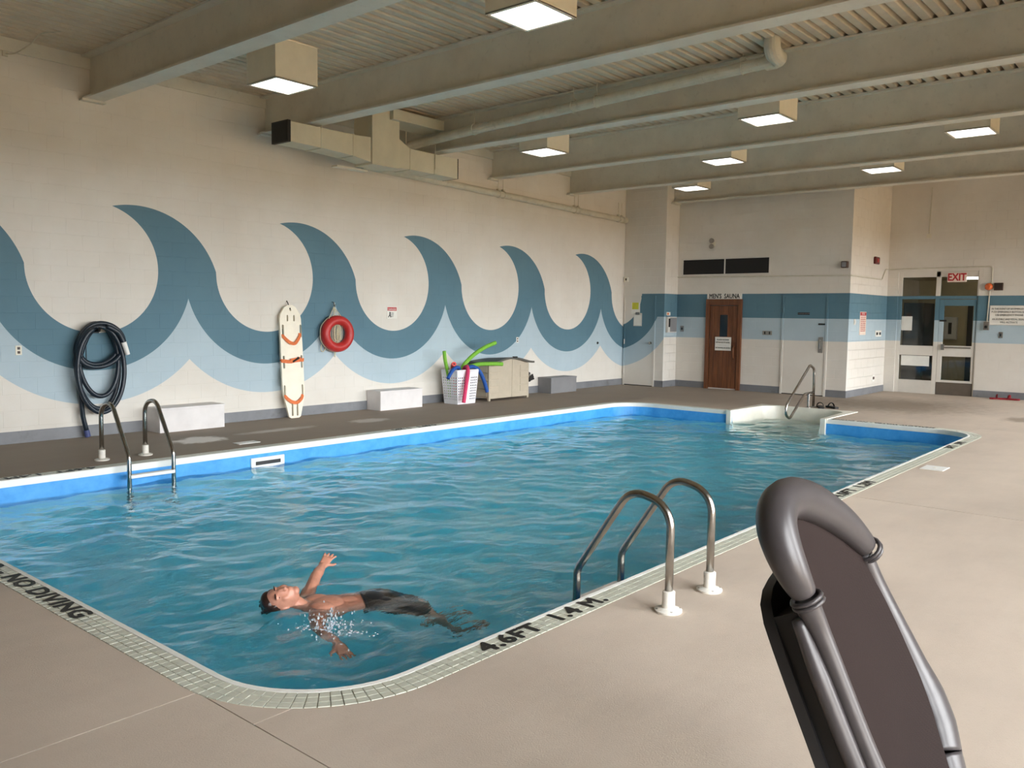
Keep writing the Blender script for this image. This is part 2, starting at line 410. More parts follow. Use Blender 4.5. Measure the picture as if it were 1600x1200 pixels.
for rg in ((1.84,8.05,YR0,2.9), (8.05,14.6,YR0,2.9), (14.6,XB+.6,YR0,W), (1.84,14.6,2.9,W), (XN,1.84,3.33,W), (XN,1.84,YR0,3.33)): slab(rg)

# ------------------------------------------------------------------ pool basin, liner, white track, coping tiles
basin = empty('pool_basin', (8, 5.9, 0), 'blue vinyl lined in-ground pool basin sunk in the concrete deck', 'pool', kind='structure')
def strip(name, m, prof, parent, path=PATH, smooth=False, closed=False):
    b = MB(); rows = [[b.b.verts.new((p.x+n.x*o, p.y+n.y*o, z)) for o, z in prof] for p, n in path]
    for A, B in zip(rows, rows[1:]):
        for i in range(len(prof)-1): b.b.faces.new((A[i], A[i+1], B[i+1], B[i]))
    return b.build(name, m, parent, smooth)
strip('liner_border', M['liner'], [(0,-.06),(0,-.36)], basin)
strip('liner_wall', M['linerpale'], [(0,-.36),(0,-1.62)], basin)
b = MB(); b.box(PX0-.05, PX1+.05, PY0-.05, PY1+.05, -1.62, -1.5); b.build('liner_floor', M['linerpale'], basin)
strip('white_liner_track', M['lip'], [(.022,-.02),(.022,.003),(-.006,.004),(-.012,-.004),(-.012,-.066),(.004,-.07)], basin)
b = MB(); b.box(5.67,6.14,PY1-.022,PY1+.01,-.245,-.11, .005); fp = b.build('skimmer_faceplate', M['whiteplastic'], basin)
b = MB(); b.box(5.73,6.08,PY1-.026,PY1-.015,-.20,-.155); b.build('skimmer_mouth', M['black'], fp)

coping = tag(strip('coping', M['grout'], [(.02,-.02),(.02,-.003),(COPW,-.003),(COPW,-.05)], None), 'narrow grey green tile border around the pool edge', 'pool coping', kind='structure')
S = [0.0]
for (p, n), (q, m) in zip(PATH, PATH[1:]): S.append(S[-1]+((q+m*.09)-(p+n*.09)).length)
def at(s, o):
    i = min(max(np.searchsorted(S, s)-1, 0), len(PATH)-2); t_ = (s-S[i])/(S[i+1]-S[i]); (p, n), (q, m) = PATH[i], PATH[i+1]
    nn = (n*(1-t_)+m*t_).normalized(); return p*(1-t_)+q*t_+nn*o
tiles = []; ns = int(S[-1]/.0508)
for i in range(ns):
    s0, s1 = S[-1]*i/ns+.0017, S[-1]*(i+1)/ns-.0017
    for k in range(3):
        o0, o1 = .024+k*.048+.0017, .024+(k+1)*.048-.0017
        q = [at(s0,o0), at(s1,o0), at(s1,o1), at(s0,o1)]; c = (q[0]+q[2])/2
        tiles.append(((Vector((c.x,c.y,0))-CAM).length + (0 if seen((c.x,c.y,0)) else 100), q, rng.uniform(0,.0012)))
tiles.sort(key=lambda x: x[0])
def tile_geo(b, q, dz):
    ce = (q[0]+q[1]+q[2]+q[3])/4
    lo = [b.b.verts.new((v.x, v.y, -.004)) for v in q]; hi = [b.b.verts.new((v.x+(ce.x-v.x)*.05, v.y+(ce.y-v.y)*.05, .002+dz)) for v in q]
    b.b.faces.new(hi)
    for i in range(4): b.b.faces.new((lo[i], lo[(i+1)%4], hi[(i+1)%4], hi[i]))
for d, q, dz in tiles[:300]:
    b = MB(); tile_geo(b, q, dz); b.build('tile', M['tile'], coping)
b = MB()
for d, q, dz in tiles[300:]: tile_geo(b, q, dz)
b.build('tile_field', M['tile'], coping, kind='stuff')

# ------------------------------------------------------------------ lettering helper
def text(name, body, size, M4, m, parent, align='CENTER', thick=.0006, bold=0, sx=1.0, space=1.0):
    cu_ = bpy.data.curves.new(name, 'FONT'); cu_.body = body; cu_.size = size; cu_.align_x = align; cu_.align_y = 'CENTER'
    cu_.extrude = thick; cu_.space_character = space; cu_.resolution_u = 2
    to = bpy.data.objects.new(name, cu_); me = bpy.data.meshes.new_from_object(to); bpy.data.objects.remove(to)
    if bold:        # heavier strokes: the outline repeated a hair's breadth around itself
        b = bmesh.new()
        for k in range(6):
            q = me.copy(); q.transform(Matrix.Translation((bold*math.cos(k*PI/3), bold*math.sin(k*PI/3), .00003*k))); b.from_mesh(q); bpy.data.meshes.remove(q)
        b.to_mesh(me); b.free()
    me.transform(M4 @ Matrix.Diagonal((sx,1,1,1))); me.name = name
    return link(name, me, m, parent)
def frame(o, xd, yd):
    xd, yd = Vector(xd).normalized(), Vector(yd).normalized(); z = xd.cross(yd)
    return Matrix(((xd.x,yd.x,z.x,o[0]),(xd.y,yd.y,z.y,o[1]),(xd.z,yd.z,z.z,o[2]),(0,0,0,1)))
def deck_text(body, x, y, xd, yd, size=.15, sx=1.0, bd=.006): text('lettering', body, size, frame((x,y,.0045), xd, yd), M['ink'], coping, bold=bd, sx=sx, thick=.0008, space=1.08)
deck_text('4.6FT  1.4 M.', 3.535, 2.728, (1,0,0), (0,1,0), .155, 1.16, .006)
deck_text('4.0FT  1.2M', 8.4, 2.728, (1,0,0), (0,1,0), .15, 1.3)
deck_text('3FT  .9M', 12.35, 2.728, (1,0,0), (0,1,0), .15, 1.3)
deck_text('DEEP WATER - NO DIVING', 1.908, 5.86, (0,-1,0), (1,0,0), .15, 1.28)
deck_text('4.6FT  1.4M', 3.45, 9.017, (-1,0,0), (0,-1,0), .15, 1.1)
deck_text('4.0FT  1.2M', 8.45, 9.017, (-1,0,0), (0,-1,0), .15, 1.1)
deck_text('SHALLOW WATER - NO DIVING', 14.087, 4.2, (0,1,0), (-1,0,0), .13, .78)

# ------------------------------------------------------------------ walls of painted block
def block_wall(wall, o, ud, nd, u0, u1, z1, holes, m, phase=0., urange=None):
    o, ud, nd = Vector(o), Vector(ud), Vector(nd); H, L = .2, .4; rects = []
    for r in range(int(math.ceil(z1/H))):
        za, zb = r*H, min((r+1)*H, z1); s = phase + (L/2 if r % 2 else 0); k0 = int(math.floor((u0-s)/L))
        for k in range(k0, int(math.ceil((u1-s)/L))):
            a, bq = max(s+k*L, u0), min(s+(k+1)*L, u1)
            if bq-a < .01: continue
            pcs = [(a,bq,za,zb)]
            for (h0,h1,g0,g1) in holes:
                nx = []
                for (p,q,c,d) in pcs:
                    if q <= h0 or p >= h1 or d <= g0 or c >= g1: nx.append((p,q,c,d)); continue
                    if p < h0: nx.append((p,h0,c,d))
                    if q > h1: nx.append((h1,q,c,d))
                    if c < g0: nx.append((max(p,h0),min(q,h1),c,g0))
                    if d > g1: nx.append((max(p,h0),min(q,h1),g1,d))
                pcs = nx
            rects += [p for p in pcs if p[1]-p[0] > .012 and p[3]-p[2] > .012]
    def key(r):
        p = o+ud*((r[0]+r[1])/2)+Vector((0,0,(r[2]+r[3])/2)); return (p-CAM).length + (0 if seen(p, 20) else 200)
    rects.sort(key=key); g, c, dp = .0012, .0035, .0022; cache = {}
    def geo(b, x0, x1, z0_, z1_, f):
        lo = [b.b.verts.new(f(*p)) for p in ((x0+g,z0_+g,-dp),(x1-g,z0_+g,-dp),(x1-g,z1_-g,-dp),(x0+g,z1_-g,-dp))]
        hi = [b.b.verts.new(f(*p)) for p in ((x0+g+c,z0_+g+c,0),(x1-g-c,z0_+g+c,0),(x1-g-c,z1_-g-c,0),(x0+g+c,z1_-g-c,0))]
        b.b.faces.new(hi)
        for i in range(4): b.b.faces.new((lo[i],lo[(i+1)%4],hi[(i+1)%4],hi[i]))
    flip = ud.cross(Vector((0,0,1))).dot(nd) < 0
    for i, r in enumerate(rects):
        if i >= 300: break
        wd, ht = round(r[1]-r[0],3), round(r[3]-r[2],3)
        if (wd,ht) not in cache:
            b = MB(); geo(b, 0, wd, 0, ht, lambda u,z,n: ud*u+Vector((0,0,z))+nd*n)
            if flip: bmesh.ops.reverse_faces(b.b, faces=b.b.faces)
            me = bpy.data.meshes.new('block'); b.b.to_mesh(me); b.b.free(); me.materials.append(m); cache[(wd,ht)] = me
        ob = bpy.data.objects.new('block', cache[(wd,ht)]); COL.objects.link(ob); ob.parent = wall
        ob.location = o+ud*r[0]+Vector((0,0,r[2]))
    if len(rects) > 300:
        b = MB()
        for r in rects[300:]: geo(b, *r, lambda u,z,n: o+ud*u+Vector((0,0,z))+nd*n)
        if flip: bmesh.ops.reverse_faces(b.b, faces=b.b.faces)
        b.build('block_field', m, wall, kind='stuff', recalc=False)
def struct(name, b, m, label, cat='wall'): return tag(b.build(name, m), label, cat, kind='structure')
bp = .002
wl = struct('wall_left', MB().box(XN,XB,W+bp,W+.25,-.1,5.1), M['mural'], 'long white painted block wall with blue wave mural', 'wall')
block_wall(wl, (0,W,0), (1,0,0), (0,-1,0), XN, XC, 4.7, [], M['mural'])
tag(MB().box(XN,XC,W-.03,W+.01,4.70,4.87).build('trim_1', M['steel_paint']), 'painted steel ledger strip along the top of the mural wall', 'trim', kind='structure')
wc = struct('wall_corner', MB().box(XC+bp,XB,YP+bp,W,-.1,5.1), M['corner'], 'short wall block in the far corner with storage door', 'wall')
block_wall(wc, (XC,0,0), (0,1,0), (-1,0,0), YP, W, ZT, [(10.43,11.31,0,2.15)], M['corner'])
wp = struct('wall_pillar', MB().box(XC+bp,XS,YP+bp,YP+.05,-.1,5.0), M['stripe'], 'narrow side face of the corner block beside the sauna', 'wall')
block_wall(wp, (0,YP,0), (1,0,0), (0,-1,0), XC, XS, ZT, [], M['stripe'])
ws = struct('wall_sauna', MB().box(XS+bp,XB,YRC+bp,YP,-.1,5.1), M['stripe'], 'painted block wall with sauna door and two blue stripes', 'wall')
block_wall(ws, (XS,0,0), (0,1,0), (-1,0,0), YRC, YP, ZT, [(8.53,9.42,0,2.08),(6.58,7.59,0,2.17),(7.9,10.1,2.63,3.03)], M['stripe'])
wr = struct('wall_recess', MB().box(XS+bp,XB,YRC+bp,YRC+.05,-.1,5.0), M['stripe'], 'side wall of the entrance recess turned towards the windows', 'wall')
block_wall(wr, (0,YRC,0), (1,0,0), (0,-1,0), XS, XB, ZT, [], M['stripe'])
OY0, OY1, OZ = 4.27, 5.92, 2.74
b = MB(); b.box(XB+bp,XB+.2,OY1,YRC+.1,-.1,5.1); b.box(XB+bp,XB+.2,YR0,OY0,-.1,5.1); b.box(XB+bp,XB+.2,OY0,OY1,OZ,5.1)
wb = struct('wall_back', b, M['stripe'], 'painted block end wall around the glazed entrance', 'wall')
block_wall(wb, (XB,0,0), (0,1,0), (-1,0,0), YR0, YRC, ZT, [(OY0,OY1,0,OZ)], M['stripe'])
wn = struct('wall_near', MB().box(XN-.2,XN,YR0-.2,W+.2,-.1,5.1), M['plainwall'], 'plain painted wall at the near end behind the viewer', 'wall')
# glazed right wall
b = MB(); b.box(XN,XB+.2,YR0-.2,YR0,3.3,5.1); b.box(XN,XB+.2,YR0-.2,YR0,-.1,.10)
xs = [XN]+[e for w_ in WIN for e in w_[:2]]+[XB+.2]
for i in range(0, len(xs), 2): b.box(xs[i],xs[i+1],YR0-.2,YR0,.10,3.3)
struct('wall_right', b, M['plainwall'], 'outer wall of tall window bays on the daylight side', 'wall')
for i, (x0,x1,z0,z1) in enumerate(WIN):
    f = MB()
    f.box(x0,x1,YR0-.15,YR0-.09,z0,z0+.05); f.box(x0,x1,YR0-.15,YR0-.09,z1-.05,z1)
    for xx in (x0, (x0+x1)/2-.025, x1-.05): f.box(xx,xx+.05,YR0-.15,YR0-.09,z0,z1)
    fo = tag(f.build('window_%d' % (i+2), M['frame_alu']), 'tall two light aluminium window in bay of the daylight wall', 'window', 'tall windows on the daylight side', kind='structure')
    for (a, c) in ((x0+.05,(x0+x1)/2-.025), ((x0+x1)/2+.025,x1-.05)):
        p = MB(); p.face([(a,YR0-.12,z0+.05),(c,YR0-.12,z0+.05),(c,YR0-.12,z1-.05),(a,YR0-.12,z1-.05)]); p.build('pane', M['glass'], fo)
tag(MB().box(-60,80,-90,YR0-.2,-.5,-.12).build('ground', M['asphalt']), 'pale paved ground outside the windows', 'ground', kind='structure')
# base bands
def band(i, side, *bx): tag(MB().box(*bx).build(side, M['base_grey']), 'grey painted band along the foot of the '+i, 'baseboard', kind='structure')
band('mural wall','baseboard_left',XN,XC,W-.006,W+.01,0,.15)
band('corner storage wall','baseboard_corner',XC-.006,XC+.01,YP,10.43,0,.15)
band('corner pillar face','baseboard_pillar',XC-.006,XS,YP-.006,YP+.01,0,.15)
b = MB(); b.box(XS-.006,XS+.01,9.42,YP,0,.15); b.box(XS-.006,XS+.01,7.59,8.53,0,.15); b.box(XS-.006,XS+.01,YRC,6.58,0,.15)
tag(b.build('baseboard_sauna', M['base_grey']), 'grey painted band along the foot of the sauna wall', 'baseboard', kind='structure')
band('recess side wall','baseboard_recess',XS,XB,YRC-.006,YRC+.01,0,.15)
band('end wall right of the entrance','baseboard_back',XB-.006,XB+.01,YR0,OY0,0,.15)

# ------------------------------------------------------------------ ceiling: roof, ribbed deck panels, beams
ceil = tag(MB().box(XN-.2,XB+.3,YR0-.2,W+.2,4.96,5.1).build('ceiling', M['deck_paint']), 'ribbed tan metal roof deck over the beams', 'ceiling', kind='structure')
def deck_mesh(length, nfl=4, p=.156):
    prof = []
    for i in range(nfl):
        y = i*p; prof += [(y+.004,.07),(y+.012,.066),(y+.026,.010),(y+.037,0),(y+.121,0),(y+.132,.010),(y+.148,.066)]
    prof.append((nfl*p-.002,.07)); prof.insert(0,(0,.07)); prof.append((nfl*p,.066))
    b = MB(); A = [b.b.verts.new((0,y,z)) for y,z in prof]; B = [b.b.verts.new((length,y,z)) for y,z in prof]
    for i in range(len(prof)-1): b.b.faces.new((A[i],B[i],B[i+1],A[i+1]))
    bmesh.ops.reverse_faces(b.b, faces=b.b.faces)
    me = bpy.data.meshes.new('deck_panel'); b.b.to_mesh(me); b.b.free(); me.materials.append(M['deck_paint']); return me
beams_x = BAYS
edges = [XN]+beams_x+[XB]
cm = {}
for a, c in zip(edges, edges[1:]):
    L = round(c-a, 3)
    if L not in cm: cm[L] = deck_mesh(L)
    for k in range(22):
        o = bpy.data.objects.new('deck_panel', cm[L]); COL.objects.link(o); o.parent = ceil; o.location = (a, YR0+k*.624+.02, ZT)
for i, x in enumerate(beams_x):
    ye = W if i < 8 else YP
    t_ = ['first','second','third','fourth','fifth','sixth','seventh','eighth','ninth'][i]
    fw = .12; b = MB()
    b.box(x-fw,x+fw,YR0,ye,4.315,4.338); b.box(x-fw,x+fw,YR0,ye,4.835,4.858); b.box(x-.009,x+.009,YR0,ye,4.338,4.835)
    bo = tag(b.build('ceiling_beam', M['steel_paint']), 'deep grey painted steel roof beam, %s one counted from the near end wall' % t_, 'beam', 'roof beams across the hall', kind='structure')
    MB().box(x-.15,x+.15,ye-.10,ye,4.29,4.315).build('bearing_plate', M['steel_paint'], bo)

# ------------------------------------------------------------------ ceiling lights
LIGHTS = [(6.24,9.03,'cream box ceiling light nearest the mural wall in the nearest bay'),(6.24,5.12,'cream box ceiling light cut by the top edge, over the pool centre'),
 (11.46,9.08,'cream box ceiling light close to the duct end'),(11.46,5.13,'cream box ceiling light below the wrapped pipe elbow'),
 (14.0,7.06,'cream box ceiling light in front of the sauna wall corner'),(14.0,3.11,'cream box ceiling light farthest to the window side'),
 (16.5,5.13,'small far cream box ceiling light near the recess wall'),(16.5,9.04,'small far cream box ceiling light by the corner pillar')]
for (x,y,lab) in LIGHTS:
    e = empty('ceiling_light', (x,y,ZT), lab, 'ceiling light', 'square box ceiling lights')
    h, z0 = .3, 4.395; b = MB()
    for s in (-1,1):
        b.box(*sorted((x+s*h,x+s*(h-.012))),y-h,y+h,z0+.004,ZT); b.box(x-h+.012,x+h-.012,*sorted((y+s*h,y+s*(h-.012))),z0+.004,ZT)
    b.build('housing', M['cream'], e)
    b = MB(); k = h-.032
    for s in (-1,1):
        b.box(*sorted((x+s*h,x+s*k)),y-h,y+h,z0,z0+.014); b.box(x-k,x+k,*sorted((y+s*h,y+s*k)),z0,z0+.014)
    b.build('frame', M['cream'], e)
    MB().box(x-k,x+k,y-k,y+k,z0+.006,z0+.02).build('diffuser', M['lamp'], e)
    for sx in (-1,1):
        for sy in (-1,1): MB().ball((x+sx*(h-.016), y+sy*(h-.016), z0), .006, u=8, v=6).build('screw', M['brass'], e)

# ------------------------------------------------------------------ water surface
def water():
    d = .025; xs_ = np.arange(PX0-.03, AX+.03, d); ys_ = np.arange(PY0-.03, PY1+.04, d); X, Y = np.meshgrid(xs_, ys_, indexing='ij'); Z = np.zeros_like(X)
    r = np.random.default_rng(3)
    for i in range(90):
        lam = math.exp(r.uniform(math.log(.15), math.log(1.3))); th = r.normal(.75, .8); k = 2*PI/lam; a = .0034*lam**.83
        env = .55+.45*np.sin(X*r.uniform(.4,1.6)+Y*r.uniform(.4,1.6)+r.uniform(0,6))
        ph = k*(X*math.cos(th)+Y*math.sin(th))+r.uniform(0,6.28)+1.0*np.sin(X*r.uniform(.5,1.8)+Y*r.uniform(.5,1.8))
        Z += a*env*(1-2*np.abs(np.sin(ph/2))**1.3)
    # the swimmer's wake
    for (cx,cy,a,lam,dec) in ((3.1,4.3,.010,.42,1.3),(2.95,3.75,.014,.24,.55),(3.7,4.9,.008,.3,.6)):
        R_ = np.hypot(X-cx, Y-cy); Z += a*np.sin(2*PI*R_/lam)*np.exp(-R_/dec)
    calm = 1-.45*np.exp(-(((X-4.2)/2.2)**2+((Y-3.3)/1.2)**2)); Z *= calm
    inside = lambda i, j: (xs_[i] < PX1+.04) or (AY0-.02 < ys_[j] < AY1+.02)
    nx, ny = X.shape; ok = np.array([[inside(i,j) for j in range(ny)] for i in range(nx)])
    idx = -np.ones((nx,ny), int); idx[ok] = np.arange(ok.sum())
    V = np.stack([X[ok], Y[ok], Z[ok]+WATER], 1); n0 = len(V)
    q = ok[:-1,:-1]&ok[1:,:-1]&ok[1:,1:]&ok[:-1,1:]
    F = np.stack([idx[:-1,:-1][q], idx[1:,:-1][q], idx[1:,1:][q], idx[:-1,1:][q]], 1)
    ed = {}
    for f in F.tolist():
        for a_, b_ in zip(f, f[1:]+f[:1]):
            if (b_,a_) in ed: del ed[(b_,a_)]
            else: ed[(a_,b_)] = 1
    bot = V.copy(); bot[:,2] = -1.56
    bi = sorted({i for e in ed for i in e}); mp_ = {i: n0+k for k, i in enumerate(bi)}
    V = np.concatenate([V, bot[bi]])
    nxt = {a_: b_ for a_, b_ in ed}; faces = F.tolist()
    for a_, b_ in ed: faces.append([b_, a_, mp_[a_], mp_[b_]])
    loop = [bi[0]]
    while True:
        k = nxt[loop[-1]]
        if k == loop[0]: break
        loop.append(k)
    faces.append([mp_[i] for i in loop][::-1])
    me = bpy.data.meshes.new('pool_water'); me.from_pydata(V.tolist(), [], faces)
    sm = [True]*len(F)+[False]*(len(faces)-len(F)); me.polygons.foreach_set('use_smooth', sm)
    o = link('pool_water', me, M['water']); tag(o, 'rippled teal blue water filling the swimming pool', 'water', kind='stuff')
water()
#PART2
# ------------------------------------------------------------------ corridor seen through the glazed entrance
b = MB(); b.box(XB+.2,XB+4.2,6.6,6.7,-.1,3.0); b.box(XB+.2,XB+4.2,2.6,2.7,-.1,3.0); b.box(XB+4.2,XB+4.3,2.6,6.7,-.1,3.0)
struct('wall_corridor', b, M['corridor'], 'tan corridor walls seen through the glazed entrance')
tag(MB().box(XB+.2,XB+4.3,2.6,6.7,2.72,3.0).build('ceiling_corridor', M['corridor']), 'corridor ceiling behind the glazed entrance', 'ceiling', kind='structure')
tag(MB().box(XB+.6,XB+4.3,2.6,6.7,-.14,0).build('floor_corridor', M['kick']), 'brown corridor floor behind the glazed entrance', 'floor', kind='structure')
for k,(y0,y1) in enumerate(((4.35,5.2),(3.0,4.0))):
    e = empty('strip_light', (XB+1.2+k*.8, (y0+y1)/2, 2.72), ('slim fluorescent strip light behind the exit sign','slim fluorescent strip light deeper in the corridor')[k], 'strip light')
    x = XB+1.2+k*.8
    MB().box(x-.06,x+.06,y0,y1,2.66,2.72).build('body', M['frame_alu'], e); MB().cyl((x,y0+.03,2.63),(x,y1-.03,2.63),.02,10).build('tube', M['tube'], e)
e = tag(MB().box(XB+4.12,XB+4.19,4.55,5.35,0,2.2).build('door_4', M['corridordark']), 'dark framed corridor door seen through the entrance', 'door', kind='structure')
MB().box(XB+4.10,XB+4.125,4.68,5.22,.3,2.05).build('panel', M['corridor'], e)
e = empty('wall_dispenser', (XB+4.1,5.75,1.4), 'pale wall dispenser in the corridor behind the sidelight', 'dispenser')
MB().box(XB+4.05,XB+4.19,5.58,5.9,1.15,1.75,.02).build('case', M['frame_alu'], e); MB().box(XB+4.04,XB+4.055,5.7,5.78,1.3,1.6).build('slot', M['corridordark'], e)
e = empty('cabinet', (XB+3.4,6.35,0), 'dark tall cabinet in the corridor behind the sidelight', 'cabinet')
MB().box(XB+2.9,XB+3.9,6.1,6.59,0,2.1,.01).build('body', M['corridordark'], e); MB().box(XB+2.96,XB+3.84,6.09,6.1,.1,2.0).build('door', M['black'], e)

# ------------------------------------------------------------------ glazed entrance (frame, sidelight, transom, door leaf)
FX0, FX1 = XB+.03, XB+.10
ent = empty('door_1', (XB+.05,5.1,0), 'white framed glazed entrance with sidelight, transom panes and painted stripes', 'entrance', kind='structure')
def fbox(n, y0, y1, z0, z1, m=M['stripe'], p=ent, dx=0): return MB().box(FX0+dx,FX1+dx,y0,y1,z0,z1,.004).build(n, m, p)
fbox('jamb', OY1-.08,OY1,0,OZ); fbox('jamb', OY0,OY0+.03,0,OZ); fbox('mullion', 5.04,5.13,0,OZ); fbox('head', OY0+.03,OY1-.08,OZ-.12,OZ); fbox('transom_bar', OY0+.03,5.04,2.13,2.20); fbox('transom_bar', 5.13,OY1-.08,2.13,2.20)
fbox('middle_rail', 5.13,OY1-.08,.86,1.08); fbox('bottom_rail', 5.13,OY1-.08,0,.30, M['frame_alu'])
leaf = fbox('door_leaf', 4.945,5.035,.0,2.12, M['stripe'])
fbox('stile', 4.305,4.35,0,2.12, M['stripe'], leaf); fbox('top_rail', 4.35,4.945,1.98,2.12, M['stripe'], leaf); fbox('lock_rail', 4.35,4.945,.86,1.10, M['stripe'], leaf); fbox('kick_plate', 4.305,5.035,0,.28, M['kick'], leaf, -.004); fbox('low_rail',4.35,4.945,.28,.33,M['frame_alu'],leaf)
def pane(y0,y1,z0,z1,p):
    MB().box(XB+.06,XB+.066,y0,y1,z0,z1).build('pane', M['glassdoor'], p)
for q in ((5.13,OY1-.08,2.20,OZ-.12),(OY0+.03,5.04,2.20,OZ-.12),(5.13,OY1-.08,1.08,2.13),(5.13,OY1-.08,.30,.86)): pane(*q, ent)
for q in ((4.35,4.945,1.10,1.98),(4.35,4.945,.33,.86)): pane(*q, leaf)
b = MB(); b.tube([(FX0-.04,4.36,1.06),(FX0-.04,4.93,1.06)], .014, 8); b.box(FX0-.05,FX0,4.90,4.96,1.0,1.13)
b.build('push_bar', M['brass'], leaf)
MB().box(FX0-.012,FX0,4.88,5.02,1.63,1.67).build('pull_plate', M['black'], leaf)
MB().box(XB+.054,XB+.058,5.6,5.83,1.42,1.74).build('notice_sheet', M['signwhite'], ent)
MB().box(XB+.054,XB+.058,5.2,5.80,.62,.85).build('frosted_sheet', M['lip'], ent)
ex = empty('exit_sign', (XB-.05,4.7,2.6), 'pale exit sign with red lettering above the glazed door', 'exit sign')
MB().box(XB-.05,XB-.005,4.51,4.89,2.5,2.7,.008).build('case', M['signcream'], ex)
text('lettering', 'EXIT', .22, frame((XB-.052,4.70,2.6),(0,-1,0),(0,0,1)), M['signred'], ex, bold=.008, sx=.82)

# ------------------------------------------------------------------ doors on the painted walls
def painted_door(name, lab, x, y0, y1, zt, m):
    d = empty(name, (x,(y0+y1)/2,0), lab, 'door', kind='structure')
    b = MB(); f = .045; b.box(x-.018,x+.01,y0,y0+f,0,zt); b.box(x-.018,x+.01,y1-f,y1,0,zt); b.box(x-.018,x+.01,y0+f,y1-f,zt-f,zt)
    b.build('frame', m, d)
    lf = MB().box(x-.006,x+.01,y0+f+.004,y1-f-.004,.018,zt-f-.004,.002).build('leaf', m, d)
    MB().box(x-.003,x+.01,y0+f,y1-f,0,.018).build('threshold_gap', M['black'], d)
    for z in (.32,1.05,1.85):
        MB().tube([(x-.026,y1-f+.008,z-.06),(x-.026,y1-f+.008,z+.06)], .013, 10).build('hinge', M['frame_alu'] if z < 1.5 else m, d)
    return d, lf
d2, lf = painted_door('door_2', 'painted flush storage door in the corner with wave mural', XC, 10.43, 11.31, 2.15, M['corner'])
b = MB(); b.lathe([(.035,0),(.035,-.01),(.012,-.012),(.012,-.04),(.028,-.045),(.03,-.06),(.015,-.07)], (XC-.006,10.55,1.03), 'X', 16); b.build('knob', M['chrome'], lf)
MB().box(XC-.01,XC-.003,10.90,11.08,1.83,1.99).build('yellow_notice', M['yellow'], lf)
MB().box(XC-.009,XC-.004,10.86,11.10,1.72,1.99).build('backing_sheet', M['signwhite'], lf)
cb = MB().box(XC-.014,XC-.004,10.80,11.03,1.43,1.74).build('clipboard', M['frame_alu'], lf)
MB().box(XC-.017,XC-.013,10.82,11.01,1.45,1.69).build('sheet', M['signwhite'], cb); MB().box(XC-.03,XC-.012,10.86,10.97,1.70,1.76,.005).build('clip', M['brass'], cb)
d3, lf = painted_door('door_3', 'flush painted change room door with steel pull plate', XS, 6.58, 7.59, 2.17, M['stripe'])
MB().box(XS-.012,XS-.004,6.98,7.24,1.74,1.79).build('name_plate', M['ink'], lf)
text('lettering', 'CHANGE ROOM', .035, frame((XS-.013,7.11,1.765),(0,-1,0),(0,0,1)), M['benchgrey'], lf)
pl = MB().box(XS-.012,XS-.004,6.67,6.77,.93,1.27,.003).build('pull_plate', M['brass'], lf)
MB().tube(fillet([(XS-.01,6.72,1.0),(XS-.05,6.72,1.0),(XS-.05,6.72,1.22),(XS-.01,6.72,1.22)],.02), .01, 8).build('pull_handle', M['chrome'], pl)
MB().box(XS-.03,XS-.004,6.64,6.78,1.525,1.56,.006).build('door_stop_bolt', M['black'], lf)

# cedar sauna door
sd = empty('door_5', (XS,8.98,0), 'brown varnished cedar sauna door with narrow dark window', 'door', kind='structure')
b = MB(); b.box(XS-.05,XS+.01,8.53,8.62,0,2.08,.004); b.box(XS-.05,XS+.01,9.33,9.42,0,2.08,.004); b.box(XS-.05,XS+.01,8.62,9.33,1.94,2.08,.004); b.build('frame', M['wood'], sd)
lf = MB().box(XS-.008,XS+.01,8.63,9.32,.03,1.93).build('leaf', M['wooddark'], sd)
for i in range(6):
    y0 = 8.632+i*.1145; a, c = y0+.002, y0+.1125
    for (z0,z1) in (((.03,1.93),) if i in (0,1,4,5) else ((.03,1.20),(1.74,1.93))):
        MB().box(XS-.022,XS-.008,a,c,z0,z1,.003).build('plank', M['wood'], lf)
b = MB(); b.box(XS-.03,XS-.006,8.84,8.87,1.19,1.75); b.box(XS-.03,XS-.006,9.07,9.10,1.19,1.75); b.box(XS-.03,XS-.006,8.87,9.07,1.72,1.75); b.box(XS-.03,XS-.006,8.87,9.07,1.19,1.22); b.build('window_trim', M['wood'], lf)
MB().box(XS-.014,XS-.008,8.87,9.07,1.22,1.72).build('pane', M['darkglass'], lf)
MB().tube(smooth_path([(XS-.02,8.70,.72),(XS-.06,8.695,.76),(XS-.075,8.69,.87),(XS-.06,8.695,.98),(XS-.02,8.70,1.02)]), .016, 8).build('handle', M['wood'], lf)

def sign(name, lab, cat, c, xd, w_, h_, lines, base, hdr=None, t=.008, border=None):
    """flat sign board; lines: (text, dy, size, material)"""
    xd = Vector(xd); nd = xd.cross(Vector((0,0,1))); F = Matrix(((xd.x,0,nd.x,c[0]),(xd.y,0,nd.y,c[1]),(xd.z,1,nd.z,c[2]),(0,0,0,1)))
    e = empty(name, c, lab, cat)
    MB().box(-w_/2,w_/2,-h_/2,h_/2,0,t,.002,M=F).build('panel', base, e)
    if border: 
        b = MB(); k = border
        for q in ((-w_/2,w_/2,-h_/2,-h_/2+k),(-w_/2,w_/2,h_/2-k,h_/2),(-w_/2,-w_/2+k,-h_/2,h_/2),(w_/2-k,w_/2,-h_/2,h_/2)): b.box(*q,0,t+.004,M=F)
        b.build('border', M['frame_alu'], e)
    if hdr: MB().box(-w_/2+.012,w_/2-.012,h_/2-hdr-.012,h_/2-.012,t,t+.0015,M=F).build('header', M['signred'], e)
    for (s,dy,sz,m,*sx) in lines: text('lettering', s, sz, F @ Matrix.Translation((0,dy,t+.0025)), m, e, bold=.004 if sz > .1 else 0, sx=sx[0] if sx else 1, thick=.0004)
    return e, F
K = M['ink']
